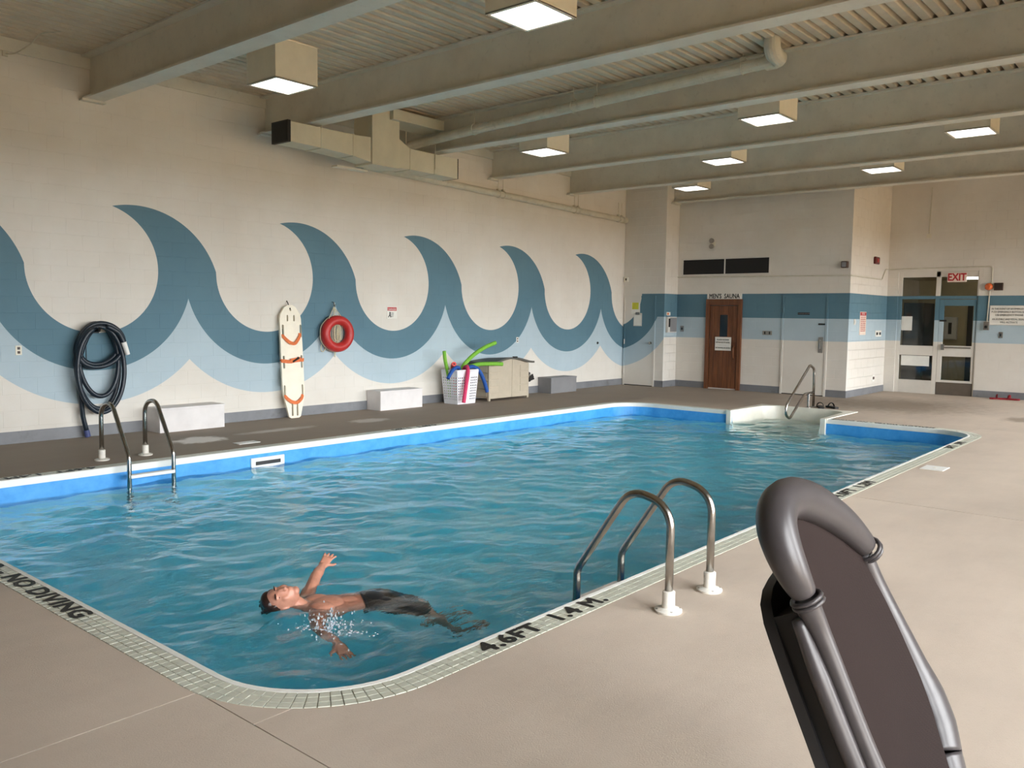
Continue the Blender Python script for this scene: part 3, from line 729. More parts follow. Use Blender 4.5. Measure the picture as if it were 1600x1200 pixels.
sign('sauna_sign', 'narrow white sign reading mens sauna over the cedar door', 'sign', (XS,8.98,2.145), (0,-1,0), .86, .125, [("MEN'S  SAUNA",0,.145,K,.80)], M['signwhite'], t=.02)
sign('shower_notice', 'white notice on the cedar sauna door under its window', 'notice', (XS-.032,8.965,1.055), (0,-1,0), .40, .31,
     [('PLEASE SHOWER',.09,.05,K,.8),('BEFORE USE OF SAUNA',.03,.05,K,.66),('- - - - - - - - - -',-.03,.04,K,.8),('NO SHAVING IN SAUNA',-.095,.05,K,.66)], M['signwhite'])
sign('emergency_sign', 'white emergency phone instructions sign right of the glazed entrance', 'sign', (XB,3.66,1.78), (0,-1,0), .74, .42,
     [('IN THE EVENT OF AN EMERGENCY',.135,.058,K,.74),('PUSH EMERGENCY BUTTON AND',.07,.058,K,.76),('USE EMERGENCY PHONE',.005,.058,K,.8),('AN AUDIBLE AND VISUAL SIGNAL',-.085,.058,K,.72),('WILL ACTIVATE',-.15,.058,K,.8)], M['signwhite'], t=.012, border=.014)
e_, F_ = sign('rules_notice', 'tall pale notice with red heading on the recess side wall', 'notice', (18.97,YRC,1.57), (1,0,0), .40, .50, [('NOTICE',.205,.065,M['signwhite'],.8)]+[('NO RUNNING NO DIVING IN POOL',.13-.042*i,.03,M['signred'],.68) for i in range(8)], M['signcream'], hdr=.07)
e_, F_ = sign('danger_sign', 'small danger sign with red heading on the mural wall', 'sign', (10.05,W,1.67), (1,0,0), .235, .21, [('DANGER',.055,.052,M['signwhite'],.85),('NO DIVING',-.01,.026,K,.6),('SHALLOW',-.04,.026,K,.6),('WATER',-.07,.026,K,.6)], M['signwhite'], hdr=.062)
for l in e_.children:
    if l.name.startswith('lettering') and l.data.vertices[0].co.z < W: pass
b = MB(); b.prism([(-.095,-.085),(-.06,-.03),(-.065,.0),(-.05,.015),(-.035,.0),(-.04,-.03),(-.02,-.085),(-.04,-.085),(-.055,-.05),(-.075,-.085)], [], lambda u,v,n: F_ @ Vector((u,v,.0085+n)), .001); b.build('pictogram', K, e_)

# vents above the sauna
wv = empty('window_1', (XS,9.0,2.83), 'dark two panel clerestory vent above the sauna door', 'vent window', kind='structure')
b = MB(); b.box(XS-.015,XS+.03,7.9,10.1,2.63,2.66); b.box(XS-.015,XS+.03,7.9,10.1,3.0,3.03); b.box(XS-.015,XS+.03,7.9,7.935,2.66,3.0); b.box(XS-.015,XS+.03,10.065,10.1,2.66,3.0); b.box(XS-.015,XS+.03,8.985,9.01,2.66,3.0); b.build('frame', M['frame_alu'], wv)
for y0,y1 in ((7.935,8.985),(9.01,10.065)): MB().box(XS+.0,XS+.02,y0,y1,2.66,3.0).build('mesh_panel', M['dkgrille'], wv)

# ------------------------------------------------------------------ pipes, conduits, duct
def hanger(p, x, y, z, zt, r, axis):
    b = MB(); ring = [(x+ (0 if axis == 'X' else r*math.cos(a)), y+(r*math.cos(a) if axis == 'X' else 0), z+r*math.sin(a)) for a in [2*PI*i/16 for i in range(16)]]
    b.tube(ring, .008, 6, closed=True); b.tube([(x,y,z+r),(x,y,zt)], .007, 6); b.box(x-.03,x+.03,y-.03,y+.03,z+r-.006,z+r+.03); b.build('hanger', M['pipe'], p)
e = empty('wall_pipe', (13,W-.12,4.02), 'white wrapped drain pipe running along the top of the mural wall', 'pipe')
MB().tube([(9.3,W-.12,4.10),(17.2,W-.12,3.935)], .062, 16).build('pipe_run', M['pipe'], e)
for x in (12.72,15.25,17.0):
    z = 4.10-(x-9.3)/7.9*.165
    hanger(e, x, W-.12, z, 4.32, .07, 'X'); hanger(e, x+.14, W-.12, z, 4.32, .07, 'X')
MB().tube([(17.19,W-.12,3.936),(17.33,W-.12,3.933)], .075, 16).build('end_cap', M['pipe'], e)
e = empty('overhead_pipe', (9.85,7,4.6), 'fat wrapped pipe slung beside a roof beam with upturned elbow', 'pipe')
PZ = lambda y: 4.70-(y-4.25)*.036
MB().tube(smooth_path(fillet([(9.7,11.12,4.13),(9.86,10.75,4.18),(9.86,10.72,PZ(10.72)-.02),(9.86,9.2,PZ(9.2)),(9.86,4.30,PZ(4.3))],[0,.15,.15,.2,0],6),2), .072, 16).build('pipe_run', M['pipe'], e)
MB().tube(fillet([(9.86,4.45,PZ(4.45)),(9.86,4.27,PZ(4.27)),(9.60,4.27,PZ(4.27)+.01),(9.60,4.27,4.93)],[0,.12,.10,0],8), .095, 18).build('elbow', M['pipe'], e)
for y in (9.2,7.3,6.9,4.75): hanger(e, 9.86, y, PZ(y), 4.86, .08, 'Y')
for y in (8.4,7.6,5.3): MB().tube([(9.86,y-.04,PZ(y-.04)),(9.86,y+.04,PZ(y+.04))], .077, 16).build('band', M['pipe'], e)
# duct
DY0, DY1 = 10.1, 10.46
du = empty('air_duct', (8.8,10.28,4.1), 'cream rectangular air duct with black open end near the mural wall', 'air duct')
def dbox(n, x0,x1,z00,z01,z10,z11, m=M['duct'], y0=DY0, y1=DY1):
    b = MB(); v = [b.b.verts.new(p) for p in ((x0,y0,z00),(x1,y0,z10),(x1,y1,z10),(x0,y1,z00),(x0,y0,z01),(x1,y0,z11),(x1,y1,z11),(x0,y1,z01))]
    for q in ((0,3,2,1),(4,5,6,7),(0,1,5,4),(1,2,6,5),(2,3,7,6),(3,0,4,7)): b.b.faces.new([v[i] for i in q])
    bmesh.ops.bevel(b.b, geom=b.b.edges[:], offset=.004, segments=1, affect='EDGES'); return b.build(n, m, du)
dbox('duct_section',7.10,7.62,4.01,4.285,4.00,4.285); dbox('duct_section',7.626,8.20,4.00,4.285,3.975,4.285); dbox('transition',8.206,8.54,3.975,4.285,3.93,4.30)
dbox('riser',8.55,9.10,3.90,4.75,3.905,4.75, y0=DY0-.02, y1=DY1+.05)
dbox('transition',9.11,9.34,3.92,4.37,3.93,4.255); dbox('duct_section',9.346,9.88,3.93,4.255,3.925,4.25); dbox('duct_section',9.886,10.42,3.925,4.25,3.92,4.245)
b = MB(); b.box(7.05,7.10,DY0-.012,DY1+.012,4.0,4.297); g_ = b.build('end_grille', M['black'], du)
MB().box(7.046,7.052,DY0+.01,DY1-.01,4.02,4.275).build('mesh', M['dkgrille'], g_)
MB().box(10.42,10.43,DY0-.006,DY1+.006,3.918,4.25).build('end_flange', M['black'], du)
for x in (7.623,8.203,9.343,9.883): MB().box(x-.006,x+.006,DY0-.006,DY1+.006,(3.99 if x < 8 else 3.965 if x < 9 else 3.92),(4.29 if x < 9 else 4.262)).build('seam_cleat', M['duct'], du)
dbox('branch_duct',8.9,10.0,4.62,4.78,4.62,4.78, y0=10.0, y1=10.5)
for x,y in ((7.62,DY0-.012),(9.6,DY1+.02),(9.88,DY0-.014)): MB().tube([(x,y,4.0 if x > 8 else 4.28),(x,y,4.86)], .006, 6).build('hanger_rod', M['duct'], du)
e = tag(MB().box(8.2,8.8,10.48,10.62,3.86,3.885,.003).build('pipe_bracket', M['cream']), 'small pale sheet metal tray under the air duct', 'bracket')
e = empty('loose_wire', (4.1,W-.1,4.7), 'loose wire dangling from the roof deck near the first beam', 'wire')
MB().tube(smooth_path([(4.45,W-1.05,4.90),(4.30,W-.75,4.865),(4.16,W-.55,4.84),(4.10,W-.40,4.74),(4.02,W-.16,4.66),(3.95,W-.035,4.66)],5), .008, 6).build('cable', M['pipe'], e)
MB().box(3.92,3.98,W-.05,W-.03,4.63,4.69,.004).build('clip', M['pipe'], e)
# conduits
def conduit(name, lab, path, r=.012, boxes=()):
    e = empty(name, path[0], lab, 'conduit'); MB().tube(fillet(path, .06, 5), r, 8).build('tube', M['pipe'], e)
    for (c, s, m) in boxes: MB().box(c[0]-s[0],c[0]+s[0],c[1]-s[1],c[1]+s[1],c[2]-s[2],c[2]+s[2],.004).build('junction_box', m, e)
    return e
conduit('conduit', 'thin conduit run across the sauna wall under the dark vent', [(XS-.014,10.2,2.605),(XS-.014,YRC-.014,2.565)], .012)
conduit('conduit', 'bent conduit from recess side wall over the glazed entrance', [(XS,YRC-.014,2.565),(20.1,YRC-.014,2.56),(20.35,YRC-.014,2.80),(XB-.014,YRC-.03,2.81),(XB-.014,4.02,2.82),(XB-.014,4.02,2.45)], .013)
conduit('conduit', 'white conduit dropping from the beacon to the emergency button', [(XB-.014,4.05,2.34),(XB-.014,4.07,1.64)], .012)
conduit('conduit', 'thin vertical conduit high on the end wall', [(XB-.014,5.30,4.6),(XB-.014,5.32,3.56)], .010, [((XB-.02,5.32,3.53),(.02,.045,.045),M['cream'])])

# ------------------------------------------------------------------ wall devices
def device(name, lab, cat, parts, loc):
    e = empty(name, loc, lab, cat)
    for (n, fn, m) in parts:
        b = MB(); fn(b); b.build(n, m, e)
    return e
def plate_left(x, z, lab, m=M['cream']):
    device('outlet', lab, 'outlet', [('plate', lambda b: b.box(x-.036,x+.036,W-.008,W,z-.058,z+.058,.003), m)]+[('socket', (lambda zz: lambda b: b.box(x-.016,x+.016,W-.011,W-.007,zz-.016,zz+.016,.002))(z+d), M['brown']) for d in (-.025,.025)], (x,W,z))
plate_left(4.0, 1.145, 'cream wall outlet left of the coiled hose'); plate_left(13.5, 1.14, 'black and white wall outlet above the storage box', M['signwhite']); 
device('wall_eyelet', 'tiny dark eyelet on the mural wall near the corner door', 'eyelet', [('plate', lambda b: b.lathe([(.03,0),(.03,-.008),(.012,-.01),(.012,-.03)], (16.42,W,1.03), 'Y', 12), M['black'])], (16.42,W,1.03))
def plate_x(x, y, z, w_, h_, lab, m, cat='switch', nm='wall_switch', keys=1):
    device(nm, lab, cat, [('plate', lambda b: b.box(x-.01,x,y-w_/2,y+w_/2,z-h_/2,z+h_/2,.003), m)]+[('rocker', (lambda yy: lambda b: b.box(x-.018,x-.009,yy-.014,yy+.014,z-.03,z+.03,.003))(y-w_/2+w_*(i+.5)/keys), M['black']) for i in range(keys)], (x,y,z))
plate_x(XS, 7.92, 1.33, .22, .09, 'grey double switch between sauna and change room doors', M['brass'], keys=2)
plate_x(XB, 3.80, 1.36, .085, .13, 'small grey switch below the emergency sign', M['brass'])
plate_x(XS, 10.05, 1.38, .09, .14, 'dark switch beside the corner phone box', M['benchgrey'])
def plate_y(x, z, w_, h_, lab, m, keys=1, km=M['black']):
    device('wall_switch', lab, 'switch', [('plate', lambda b: b.box(x-w_/2,x+w_/2,YRC-.01,YRC,z-h_/2,z+h_/2,.003), m)]+[('rocker', (lambda xx: lambda b: b.box(xx-.05,xx+.05,YRC-.018,YRC-.009,z-.03,z+.03,.003))(x-w_/2+w_*(i+.5)/keys), km) for i in range(keys)], (x,YRC,z))
plate_y(20.05, 1.34, .42, .14, 'double switch plate on recess wall right of the notice', M['signwhite'], 2)
plate_y(18.45, 1.60, .10, .12, 'blank pale plate left of the red headed notice', M['frame_alu'], 1, M['frame_alu'])
plate_y(19.84, .34, .16, .16, 'low outlet near the floor on the recess wall', M['signwhite'], 1, M['brown'])
device('wall_bell', 'dark red oval fire alarm on the recess side wall', 'alarm', [('case', lambda b: b.box(19.5,19.8,YRC-.05,YRC,2.88,3.04,.02), M['alarm']), ('lens', lambda b: b.box(19.6,19.7,YRC-.06,YRC-.05,2.92,3.0,.004), M['red'])], (19.65,YRC,2.96))
device('wall_speaker', 'grey tan box fixture at the corner edge of the sauna wall', 'speaker', [('case', lambda b: b.box(XS-.11,XS,6.20,6.33,2.72,2.86,.015), M['brown']), ('face', lambda b: b.box(XS-.115,XS-.108,6.22,6.31,2.74,2.84,.003), M['benchgrey'])], (XS,6.27,2.8))
device('emergency_light', 'small twin head emergency lamp above the dark vent', 'emergency light', [('base', lambda b: b.box(XS-.04,XS,9.25,9.35,3.30,3.40,.008), M['cream'])]+[('lamp_head', (lambda z: lambda b: b.lathe([(.03,0),(.052,-.03),(.058,-.075),(.045,-.085)], (XS-.04,9.3,z), 'X', 14))(z), M['brass']) for z in (3.29,3.42)], (XS,9.3,3.35))
device('beacon', 'orange round strobe beacon beside the glazed entrance', 'beacon', [('base', lambda b: b.lathe([(.085,0),(.085,-.03),(.07,-.035)], (XB,4.07,2.39), 'X', 20), M['brass']), ('lens', lambda b: b.lathe([(.075,-.03),(.078,-.06),(.066,-.10),(.04,-.125),(.01,-.13)], (XB,4.07,2.39), 'X', 20), M['strobe'])], (XB,4.07,2.39))
device('alarm_horn', 'dark brown square alarm horn right of the orange beacon', 'alarm horn', [('case', lambda b: b.box(XB-.06,XB,3.80,3.97,2.31,2.47,.008), M['brown']), ('grille', lambda b: [b.box(XB-.064,XB-.058,3.82,3.95,2.34+i*.03,2.352+i*.03) for i in range(4)], M['black'])], (XB,3.89,2.39))
device('emergency_button', 'grey emergency push button box below the white conduit', 'push button', [('case', lambda b: b.box(XB-.06,XB,4.02,4.13,1.46,1.64,.01), M['brass']), ('button', lambda b: b.lathe([(.03,0),(.03,-.02),(.022,-.026)], (XB-.06,4.075,1.53), 'X', 14), M['black'])], (XB,4.07,1.55))
device('thermostat', 'small white and tan thermostat high on the corner pillar', 'thermostat', [('case', lambda b: b.box(17.58,17.74,YP-.03,YP,1.69,1.77,.005), M['signwhite']), ('window', lambda b: b.box(17.59,17.66,YP-.033,YP-.029,1.705,1.755), M['orange'])], (17.66,YP,1.73))
device('phone_box', 'grey metal emergency phone box on the pillar side face', 'phone box', [('case', lambda b: b.box(17.57,17.98,YP-.07,YP,1.29,1.66,.006), M['frame_alu']), ('door', lambda b: b.box(17.66,17.96,YP-.078,YP-.07,1.31,1.64,.003), M['benchgrey']), ('handset', lambda b: b.box(17.585,17.63,YP-.1,YP-.07,1.42,1.62,.01), M['black'])], (17.8,YP,1.48))
device('wall_sensor', 'little white sensor high in the corner above the storage door', 'sensor', [('case', lambda b: b.box(XC-.06,XC,11.2,11.31,2.49,2.60,.008), M['cream']), ('eye', lambda b: b.box(XC-.063,XC-.058,11.22,11.26,2.52,2.57), M['brown'])], (XC,11.25,2.55))

# ------------------------------------------------------------------ things along the mural wall
def bench(x0, x1, lab, m):
    e = empty('box_bench', ((x0+x1)/2,W-.17,0), lab, 'bench', 'low box benches along the mural wall')
    y0, y1 = W-.37, W-.012
    MB().box(x0,x1,y0,y1,.305,.335,.004).build('seat', m, e)
    MB().box(x0+.008,x1-.008,y0+.006,y0+.026,0,.305,.002).build('front_panel', m, e)
    for s, xx in ((0,x0+.006),(1,x1-.026)): MB().box(xx,xx+.02,y0+.026,y1,0,.305,.002).build('side_panel', m, e)
bench(5.58,6.56,'long white box bench nearest, beside the coiled hose', M['bench']); bench(9.47,10.46,'white box bench under the danger sign', M['bench']); bench(14.2,15.12,'grey box bench beyond the storage box', M['benchgrey'])

# spine board with straps
bd = empty('rescue_board', (7.88,W-.06,0), 'ivory spine board with orange straps hung on the mural wall', 'rescue board')
tilt = lambda z: W-.045-.10*(1-z/1.77)
to3 = lambda u, v, n: Vector((7.88+u, tilt(v)-n, v))
def slot(x, z, w_=.017, h_=.075): return [(x+math.cos(a)*w_, z+(h_-w_)*(1 if math.sin(a) > 0 else -1)+math.sin(a)*w_) for a in [2*PI*i/12 + .1 for i in range(12)]]
HOL = [slot(-.06,1.56,.014,.05), slot(.06,1.56,.014,.05)] + [slot(s*.162+.012*(1-k), z, .018, .10) for k, z in ((0,1.36),(.5,.88),(1,.42)) for s in (-1,1)] + [slot(-.035,.13,.017,.10), slot(.055,.13,.017,.10), slot(0,1.69,.012,.02)]
outl = [(-.10,.02),(-.06,0),(.08,0),(.115,.02),(.15,.15),(.20,.34),(.205,.52),(.20,1.1),(.19,1.55),(.175,1.62),(.10,1.73),(.04,1.765),(-.04,1.765),(-.11,1.73),(-.185,1.62),(-.20,1.55),(-.205,1.1),(-.20,.52),(-.19,.38),(-.13,.15)]
b = MB(); b.prism(outl, HOL, to3, .035); b.build('board', M['board'], bd)
def ribbon(name, pts, wv, m, parent, th=.004):
    P = smooth_path(pts, 6); b = MB(); rows = []
    for i, p in enumerate(P):
        d = (P[min(i+1,len(P)-1)]-P[max(i-1,0)]).normalized(); n = Vector((0,-1,0)); s = d.cross(n).normalized()*wv/2
        rows.append([b.b.verts.new(p+s), b.b.verts.new(p-s), b.b.verts.new(p-s+n*th), b.b.verts.new(p+s+n*th)])
    for A, B in zip(rows, rows[1:]):
        for k in range(4): b.b.faces.new((A[k],A[(k+1)%4],B[(k+1)%4],B[k]))
    b.b.faces.new(rows[0]); b.b.faces.new(rows[-1][::-1]); return b.build(name, m, parent, True)
def S(u, v, n=.045): return to3(u, v, n)
ribbon('strap', [S(-.155,1.31,.03),S(-.15,1.27),S(-.06,1.19,.06),S(.03,1.165,.065),S(.09,1.21,.06),S(.145,1.28),S(.155,1.33,.03)], .05, M['orange'], bd)
ribbon('strap', [S(-.21,.90,.03),S(-.19,.90),S(-.05,.885,.05),S(.05,.90,.05),S(.19,.905),S(.212,.905,.03)], .055, M['orange'], bd)
ribbon('strap', [S(-.05,.905,.055),S(.06,.92,.06),S(.14,.93,.055)], .05, M['orange'], bd)
MB().tube([S(-.01,.885,.06),S(.10,.945,.066)], .02, 8, flat=.5).build('strap_buckle', M['black'], bd)
ribbon('strap', [S(-.15,.37,.03),S(-.15,.33),S(-.06,.26,.06),S(.04,.245,.065),S(.13,.30,.05),S(.165,.36,.03)], .052, M['orange'], bd)
MB().tube([(7.87,W-.002,1.83),(7.87,W-.035,1.80),(7.87,W-.06,1.745),(7.87,W-.09,1.70),(7.87,W-.10,1.72)], .007, 8).build('hook', M['black'], bd)

# ring buoy with coiled rope
rb = empty('ring_buoy', (8.78,W-.11,1.31), 'red ring buoy hung on the mural wall', 'ring buoy')
cx, cz, cy = 8.78, 1.31, W-.105
MB().tube([(cx+.245*math.cos(a), cy, cz+.225*math.sin(a)) for a in [2*PI*i/40 for i in range(40)]], .077, 18, closed=True).build('ring', M['red'], rb, 'all')
grab = []
for i in range(64):
    a = 2*PI*i/64; r = .325+.012*math.sin(4*a)**2; grab.append((cx+r*math.cos(a), cy+.03, cz+.30*math.sin(a)))
MB().tube(grab, .006, 6, closed=True).build('grab_line', M['rope'], rb)
ro = empty('rope_coil', (8.76,W-.06,1.4), 'cream throw rope coiled through the red ring buoy', 'rope coil')
for i in range(9):
    x0, w_ = cx-.055+.014*i+rng.uniform(-.012,.012), rng.uniform(.03,.06); zt, zb = cz+.14+rng.uniform(0,.03), cz-.12+rng.uniform(-.05,.05); y = W-.06-.012*(i % 5)
    MB().tube(smooth_path([(x0-w_,y,(zt+zb)/2),(x0-w_*.8,y,zt-.03),(x0,y,zt),(x0+w_*.8,y-.005,zt-.03),(x0+w_,y,(zt+zb)/2),(x0+w_*.7,y-.008,zb+.03),(x0,y,zb),(x0-w_*.8,y+.004,zb+.03)],5,True), .0065, 6, closed=True).build('loop', M['rope'], ro, 'all')
for (a, z) in ((-.16,1.56),(-.07,1.60),(.03,1.60),(.11,1.57),(-.02,1.45)): MB().tube(smooth_path([(8.75,W-.05,1.75),(8.75+a*.4,W-.08,1.68),(8.75+a,cy-.02,z)],5), .0065, 6).build('strand', M['rope'], ro, 'all')
for q in ([(8.74,cy+.05,1.04),(8.75,cy+.04,.98),(8.76,cy+.05,.93),(8.77,cy+.05,.98),(8.78,cy+.05,1.04)], [(8.50,cy+.06,1.14),(8.49,cy+.06,1.05),(8.53,cy+.06,1.02),(8.57,cy+.06,1.06),(8.62,cy+.06,1.10)]):
    MB().tube(smooth_path(q,5), .007, 6).build('strand', M['rope'], ro, 'all')
MB().tube([(8.75,W,1.83),(8.75,W-.05,1.82),(8.75,W-.06,1.76),(8.75,W-.08,1.75),(8.75,W-.09,1.79)], .009, 8).build('hook', M['chrome'], ro)

# coiled vacuum hose on its bracket
ho = empty('vacuum_hose', (4.92,W-.1,.3), 'dark navy vacuum hose coiled on the mural wall', 'hose')
P = []
loops = [((4.925,1.20),(.27,.25)), ((4.90,.90),(.285,.575)), ((4.925,1.215),(.25,.235)), ((4.90,.985),(.255,.48)), ((4.93,1.22),(.29,.26)), ((4.905,.88),(.30,.555))]
for i, ((ox,oz),(a_,b_)) in enumerate(loops):
    for k in range(20):
        th = PI/2-2*PI*k/20; t_ = k/20.0; j = min(i+1, len(loops)-1); (px,pz),(pa,pb) = loops[j]
        mx_ = lambda u,v: u*(1-t_**4)+v*t_**4
        sq = 1.0; P.append((mx_(ox,px)+mx_(a_,pa)*math.cos(th)*sq, W-.05-.03*(i+t_)*.9, mx_(oz,pz)+mx_(b_,pb)*math.sin(th)))
tail = [(4.74,W-.19,1.30),(4.66,W-.16,1.05),(4.655,W-.14,.8),(4.67,W-.12,.55),(4.70,W-.10,.28),(4.745,W-.09,.09)]
MB().tube(smooth_path(P+tail,3), .030, 12).build('hose_tube', M['hose'], ho, 'all')
MB().tube([(4.74,W-.09,.10),(4.76,W-.085,.012)], [.034,.036], 12).build('end_cuff', M['bluecuff'], ho)
MB().tube(smooth_path([(4.98,W-.22,1.44),(5.12,W-.23,1.36),(5.19,W-.235,1.22)],4), .03, 12).build('hose_end', M['hose'], ho, 'all')
MB().tube([(5.185,W-.236,1.235),(5.235,W-.236,1.07)], [.034,.03], 12).build('white_cuff', M['whiteplastic'], ho)
b = MB(); b.box(4.80,4.95,W-.06,W,1.35,1.40,.004); b.tube([(4.87,W-.02,1.37),(4.87,W-.25,1.385),(4.87,W-.27,1.43)], .016, 8); b.build('bracket', M['black'], ho)
MB().tube([(4.80,W-.012,1.34),(4.80,W-.012,.96)], .004, 6).build('cord', M['black'], ho)

# storage box
X0, X1, Y0, Y1 = 12.02, 13.22, 10.78, 11.29
sb = empty('storage_box', ((X0+X1)/2,(Y0+Y1)/2,0), 'beige resin storage box with arched dark grey lid', 'storage box')
hz = lambda x: .70+.095*math.sin(PI*min(max((x-X0)/(X1-X0),0),1))**1.3
b = MB(); b.box(X0+.02,X1-.02,Y0+.03,Y1,.05,.69); b.build('body', M['boxbody'], sb)
xm = (X0+X1)/2+.08
for (a, c) in ((X0+.015,xm-.004),(xm+.004,X1-.015)):
    n = 8; b = MB(); b.prism([(a,.045),(c,.045)]+[(c+(a-c)*i/n, hz(c+(a-c)*i/n)) for i in range(n+1)], [], lambda u,v,q: Vector((u,Y0+q,v)), .035); dr = b.build('door', M['boxbody'], sb)
    for i in range(4):
        b = MB(); z = .15+i*.135; q0, q1 = (a+.02, a+.26) if a < xm-.1 else (c-.26, c-.02)
        b.box(q0,q1,Y0-.008,Y0+.002,z,z+.118,.004); b.build('louvre', M['boxbody'], dr)
for (xx, yy) in ((X0,Y0),(X1-.05,Y0),(X0,Y1-.05),(X1-.05,Y1-.05)): MB().box(xx,xx+.05,yy-.004,yy+.05,0,.70,.01).build('corner_post', M['boxbody'], sb)
for i in range(4): MB().box(X0-.004,X0+.022,Y0+.05,Y1-.05,.08+i*.155,.08+i*.155+.14,.006).build('side_slat', M['boxbody'], sb)
b = MB(); n = 18; rows = []
for i in range(n+1):
    x = X0-.07+(X1-X0+.14)*i/n; z = hz(x)+.005
    rows.append([b.b.verts.new(p) for p in ((x,Y0-.09,z),(x,Y0-.09,z+.035),(x,Y1+.02,.72+.035+.4*(z-.70)),(x,Y1+.02,.72+.4*(z-.70)))])
for A, B in zip(rows, rows[1:]):
    for k in range(4): b.b.faces.new((A[k],A[(k+1)%4],B[(k+1)%4],B[k]))
b.b.faces.new(rows[0]); b.b.faces.new(rows[-1][::-1]); lid = b.build('lid', M['boxlid'], sb, True)
MB().box(xm-.07,xm+.05,Y0-.10,Y0-.06,hz(xm)+.025,hz(xm)+.055,.006).build('lid_latch', M['black'], lid)
# swim fins hung on the end of the box
def fin(name, lab, c, rot, s):
    e = empty(name, c, lab, 'swim fin', 'black swim fins'); R = Matrix.Translation(c) @ Euler(rot).to_matrix().to_4x4()
    b = MB(); b.prism([(-.05,-.05),(.05,-.05),(.07,.06),(.11,.24),(.09,.27),(.03,.25),(0,.27),(-.04,.25),(-.09,.27),(-.10,.24),(-.07,.06)], [], lambda u,v,n: R @ Vector((u*s,v*s,n)), .014); b.build('blade', M['rubber'], e)
    b = MB(); b.ball(R @ Vector((0,-.06*s,.02)), .07*s, (.8,1.3,.7)); b.build('foot_pocket', M['rubber'], e, True)
fin('swim_fin', 'black rubber swim fin hung on the wall just past the storage box', (13.76,W-.03,.33), (PI/2,.5,0), .62)
fin('swim_fin', 'second black swim fin, lower, tilted towards the grey bench', (13.84,W-.05,.30), (PI/2,1.15,0), .6)
tag(MB().box(13.60,13.70,W-.12,W-.012,0,.26,.012).build('plastic_post', M['benchgrey']), 'short grey plastic post on the floor past the storage box', 'post')

# laundry basket and pool noodles
BX, BY = 11.40, 10.95
bk = empty('laundry_basket', (BX,BY,0), 'white slotted laundry basket full of pool noodles', 'basket')
def wall_grid(c0, c1, n, nz, holes, side):
    b = MB(); V = {}
    for i in range(n+1):
        for k in range(nz+1):
            t_ = i/n; z = .62*k/nz; f = 1+.0+.22*(k/nz)
            V[i,k] = b.b.verts.new((BX+(c0[0]+(c1[0]-c0[0])*t_)*f, BY+(c0[1]+(c1[1]-c0[1])*t_)*f, z+.004))
    for i in range(n):
        for k in range(nz):
            if holes(i,k): continue
            b.b.faces.new((V[i,k],V[i+1,k],V[i+1,k+1],V[i,k+1]))
    o = b.build('side_panel', M['basket'], bk, recalc=True); m = o.modifiers.new('s','SOLIDIFY'); m.thickness = .006; m.offset = 0
    return o
a_ = .235; b_ = .17
hf = lambda i,k: (i % 2 == 1) and (k % 2 == 1) and 2 < k < 20 and not (9 <= i <= 13)
hs = lambda i,k: (i % 2 == 1) and (k % 2 == 1) and 2 < k < 20
wall_grid((-a_,-b_),(a_,-b_),23,25,hf,0); wall_grid((a_,-b_),(a_,b_),15,25,hs,1); wall_grid((a_,b_),(-a_,b_),23,25,hf,2); wall_grid((-a_,b_),(-a_,-b_),15,25,hs,3)
MB().box(BX-a_,BX+a_,BY-b_,BY+b_,.001,.01).build('bottom', M['basket'], bk)
f = 1.22; MB().tube(fillet([(BX-a_*f,BY,.625),(BX-a_*f,BY-b_*f,.625),(BX+a_*f,BY-b_*f,.625),(BX+a_*f,BY+b_*f,.625),(BX-a_*f,BY+b_*f,.625),(BX-a_*f,BY+.001,.625)],.04,4), .014, 8).build('rim', M['basket'], bk)
def noodle(lab, m, pts, r=.034):
    P = smooth_path(pts, 6); e = empty('pool_noodle', P[0], lab, 'pool noodle', 'pool noodles in the basket')
    MB().tube(P, r, 14).build('foam', m, e, True)
    for p, q in ((P[0],P[1]),(P[-1],P[-2])):
        d = (Vector(p)-Vector(q)).normalized(); MB().cyl(Vector(p)-d*.01, Vector(p)+d*.0015, r*.36, 10).build('hollow_core', M['noodle_core'], e)
G_, B_, K_, R_ = M['noodle_green'], M['noodle_blue'], M['noodle_pink'], M['noodle_red']
noodle('short green pool noodle standing upright at the basket left', G_, [(11.20,11.00,.10),(11.15,11.0,.5),(11.06,11.0,.80),(11.03,11.0,.98)])
noodle('red pool noodle with its hollow end facing out of the basket', R_, [(11.42,11.06,.15),(11.35,11.06,.5),(11.24,10.98,.70),(11.15,10.86,.745)], .042)
noodle('blue pool noodle drooping over the basket left rim', B_, [(11.34,10.92,.15),(11.33,10.90,.58),(11.25,10.86,.68),(11.10,10.83,.65),(10.98,10.80,.56),(10.92,10.79,.49)])
noodle('pink pool noodle hanging down the basket front to the floor', K_, [(11.44,10.96,.15),(11.46,10.93,.58),(11.42,10.80,.69),(11.35,10.70,.60),(11.28,10.68,.35),(11.20,10.66,.045)], .036)
noodle('long green pool noodle rising right from the basket', G_, [(11.38,10.98,.12),(11.44,10.96,.60),(11.62,10.90,.84),(11.92,10.84,1.02),(12.22,10.80,1.12)], .038)
noodle('green pool noodle bent level across the storage box', G_, [(11.50,11.02,.12),(11.54,11.00,.58),(11.70,10.84,.71),(11.95,10.68,.73),(12.18,10.58,.72)], .038)
noodle('blue pool noodle drooping over the basket right rim', B_, [(11.50,10.90,.12),(11.52,10.90,.56),(11.60,10.86,.68),(11.74,10.80,.62),(11.85,10.76,.42),(11.92,10.73,.19)], .036)

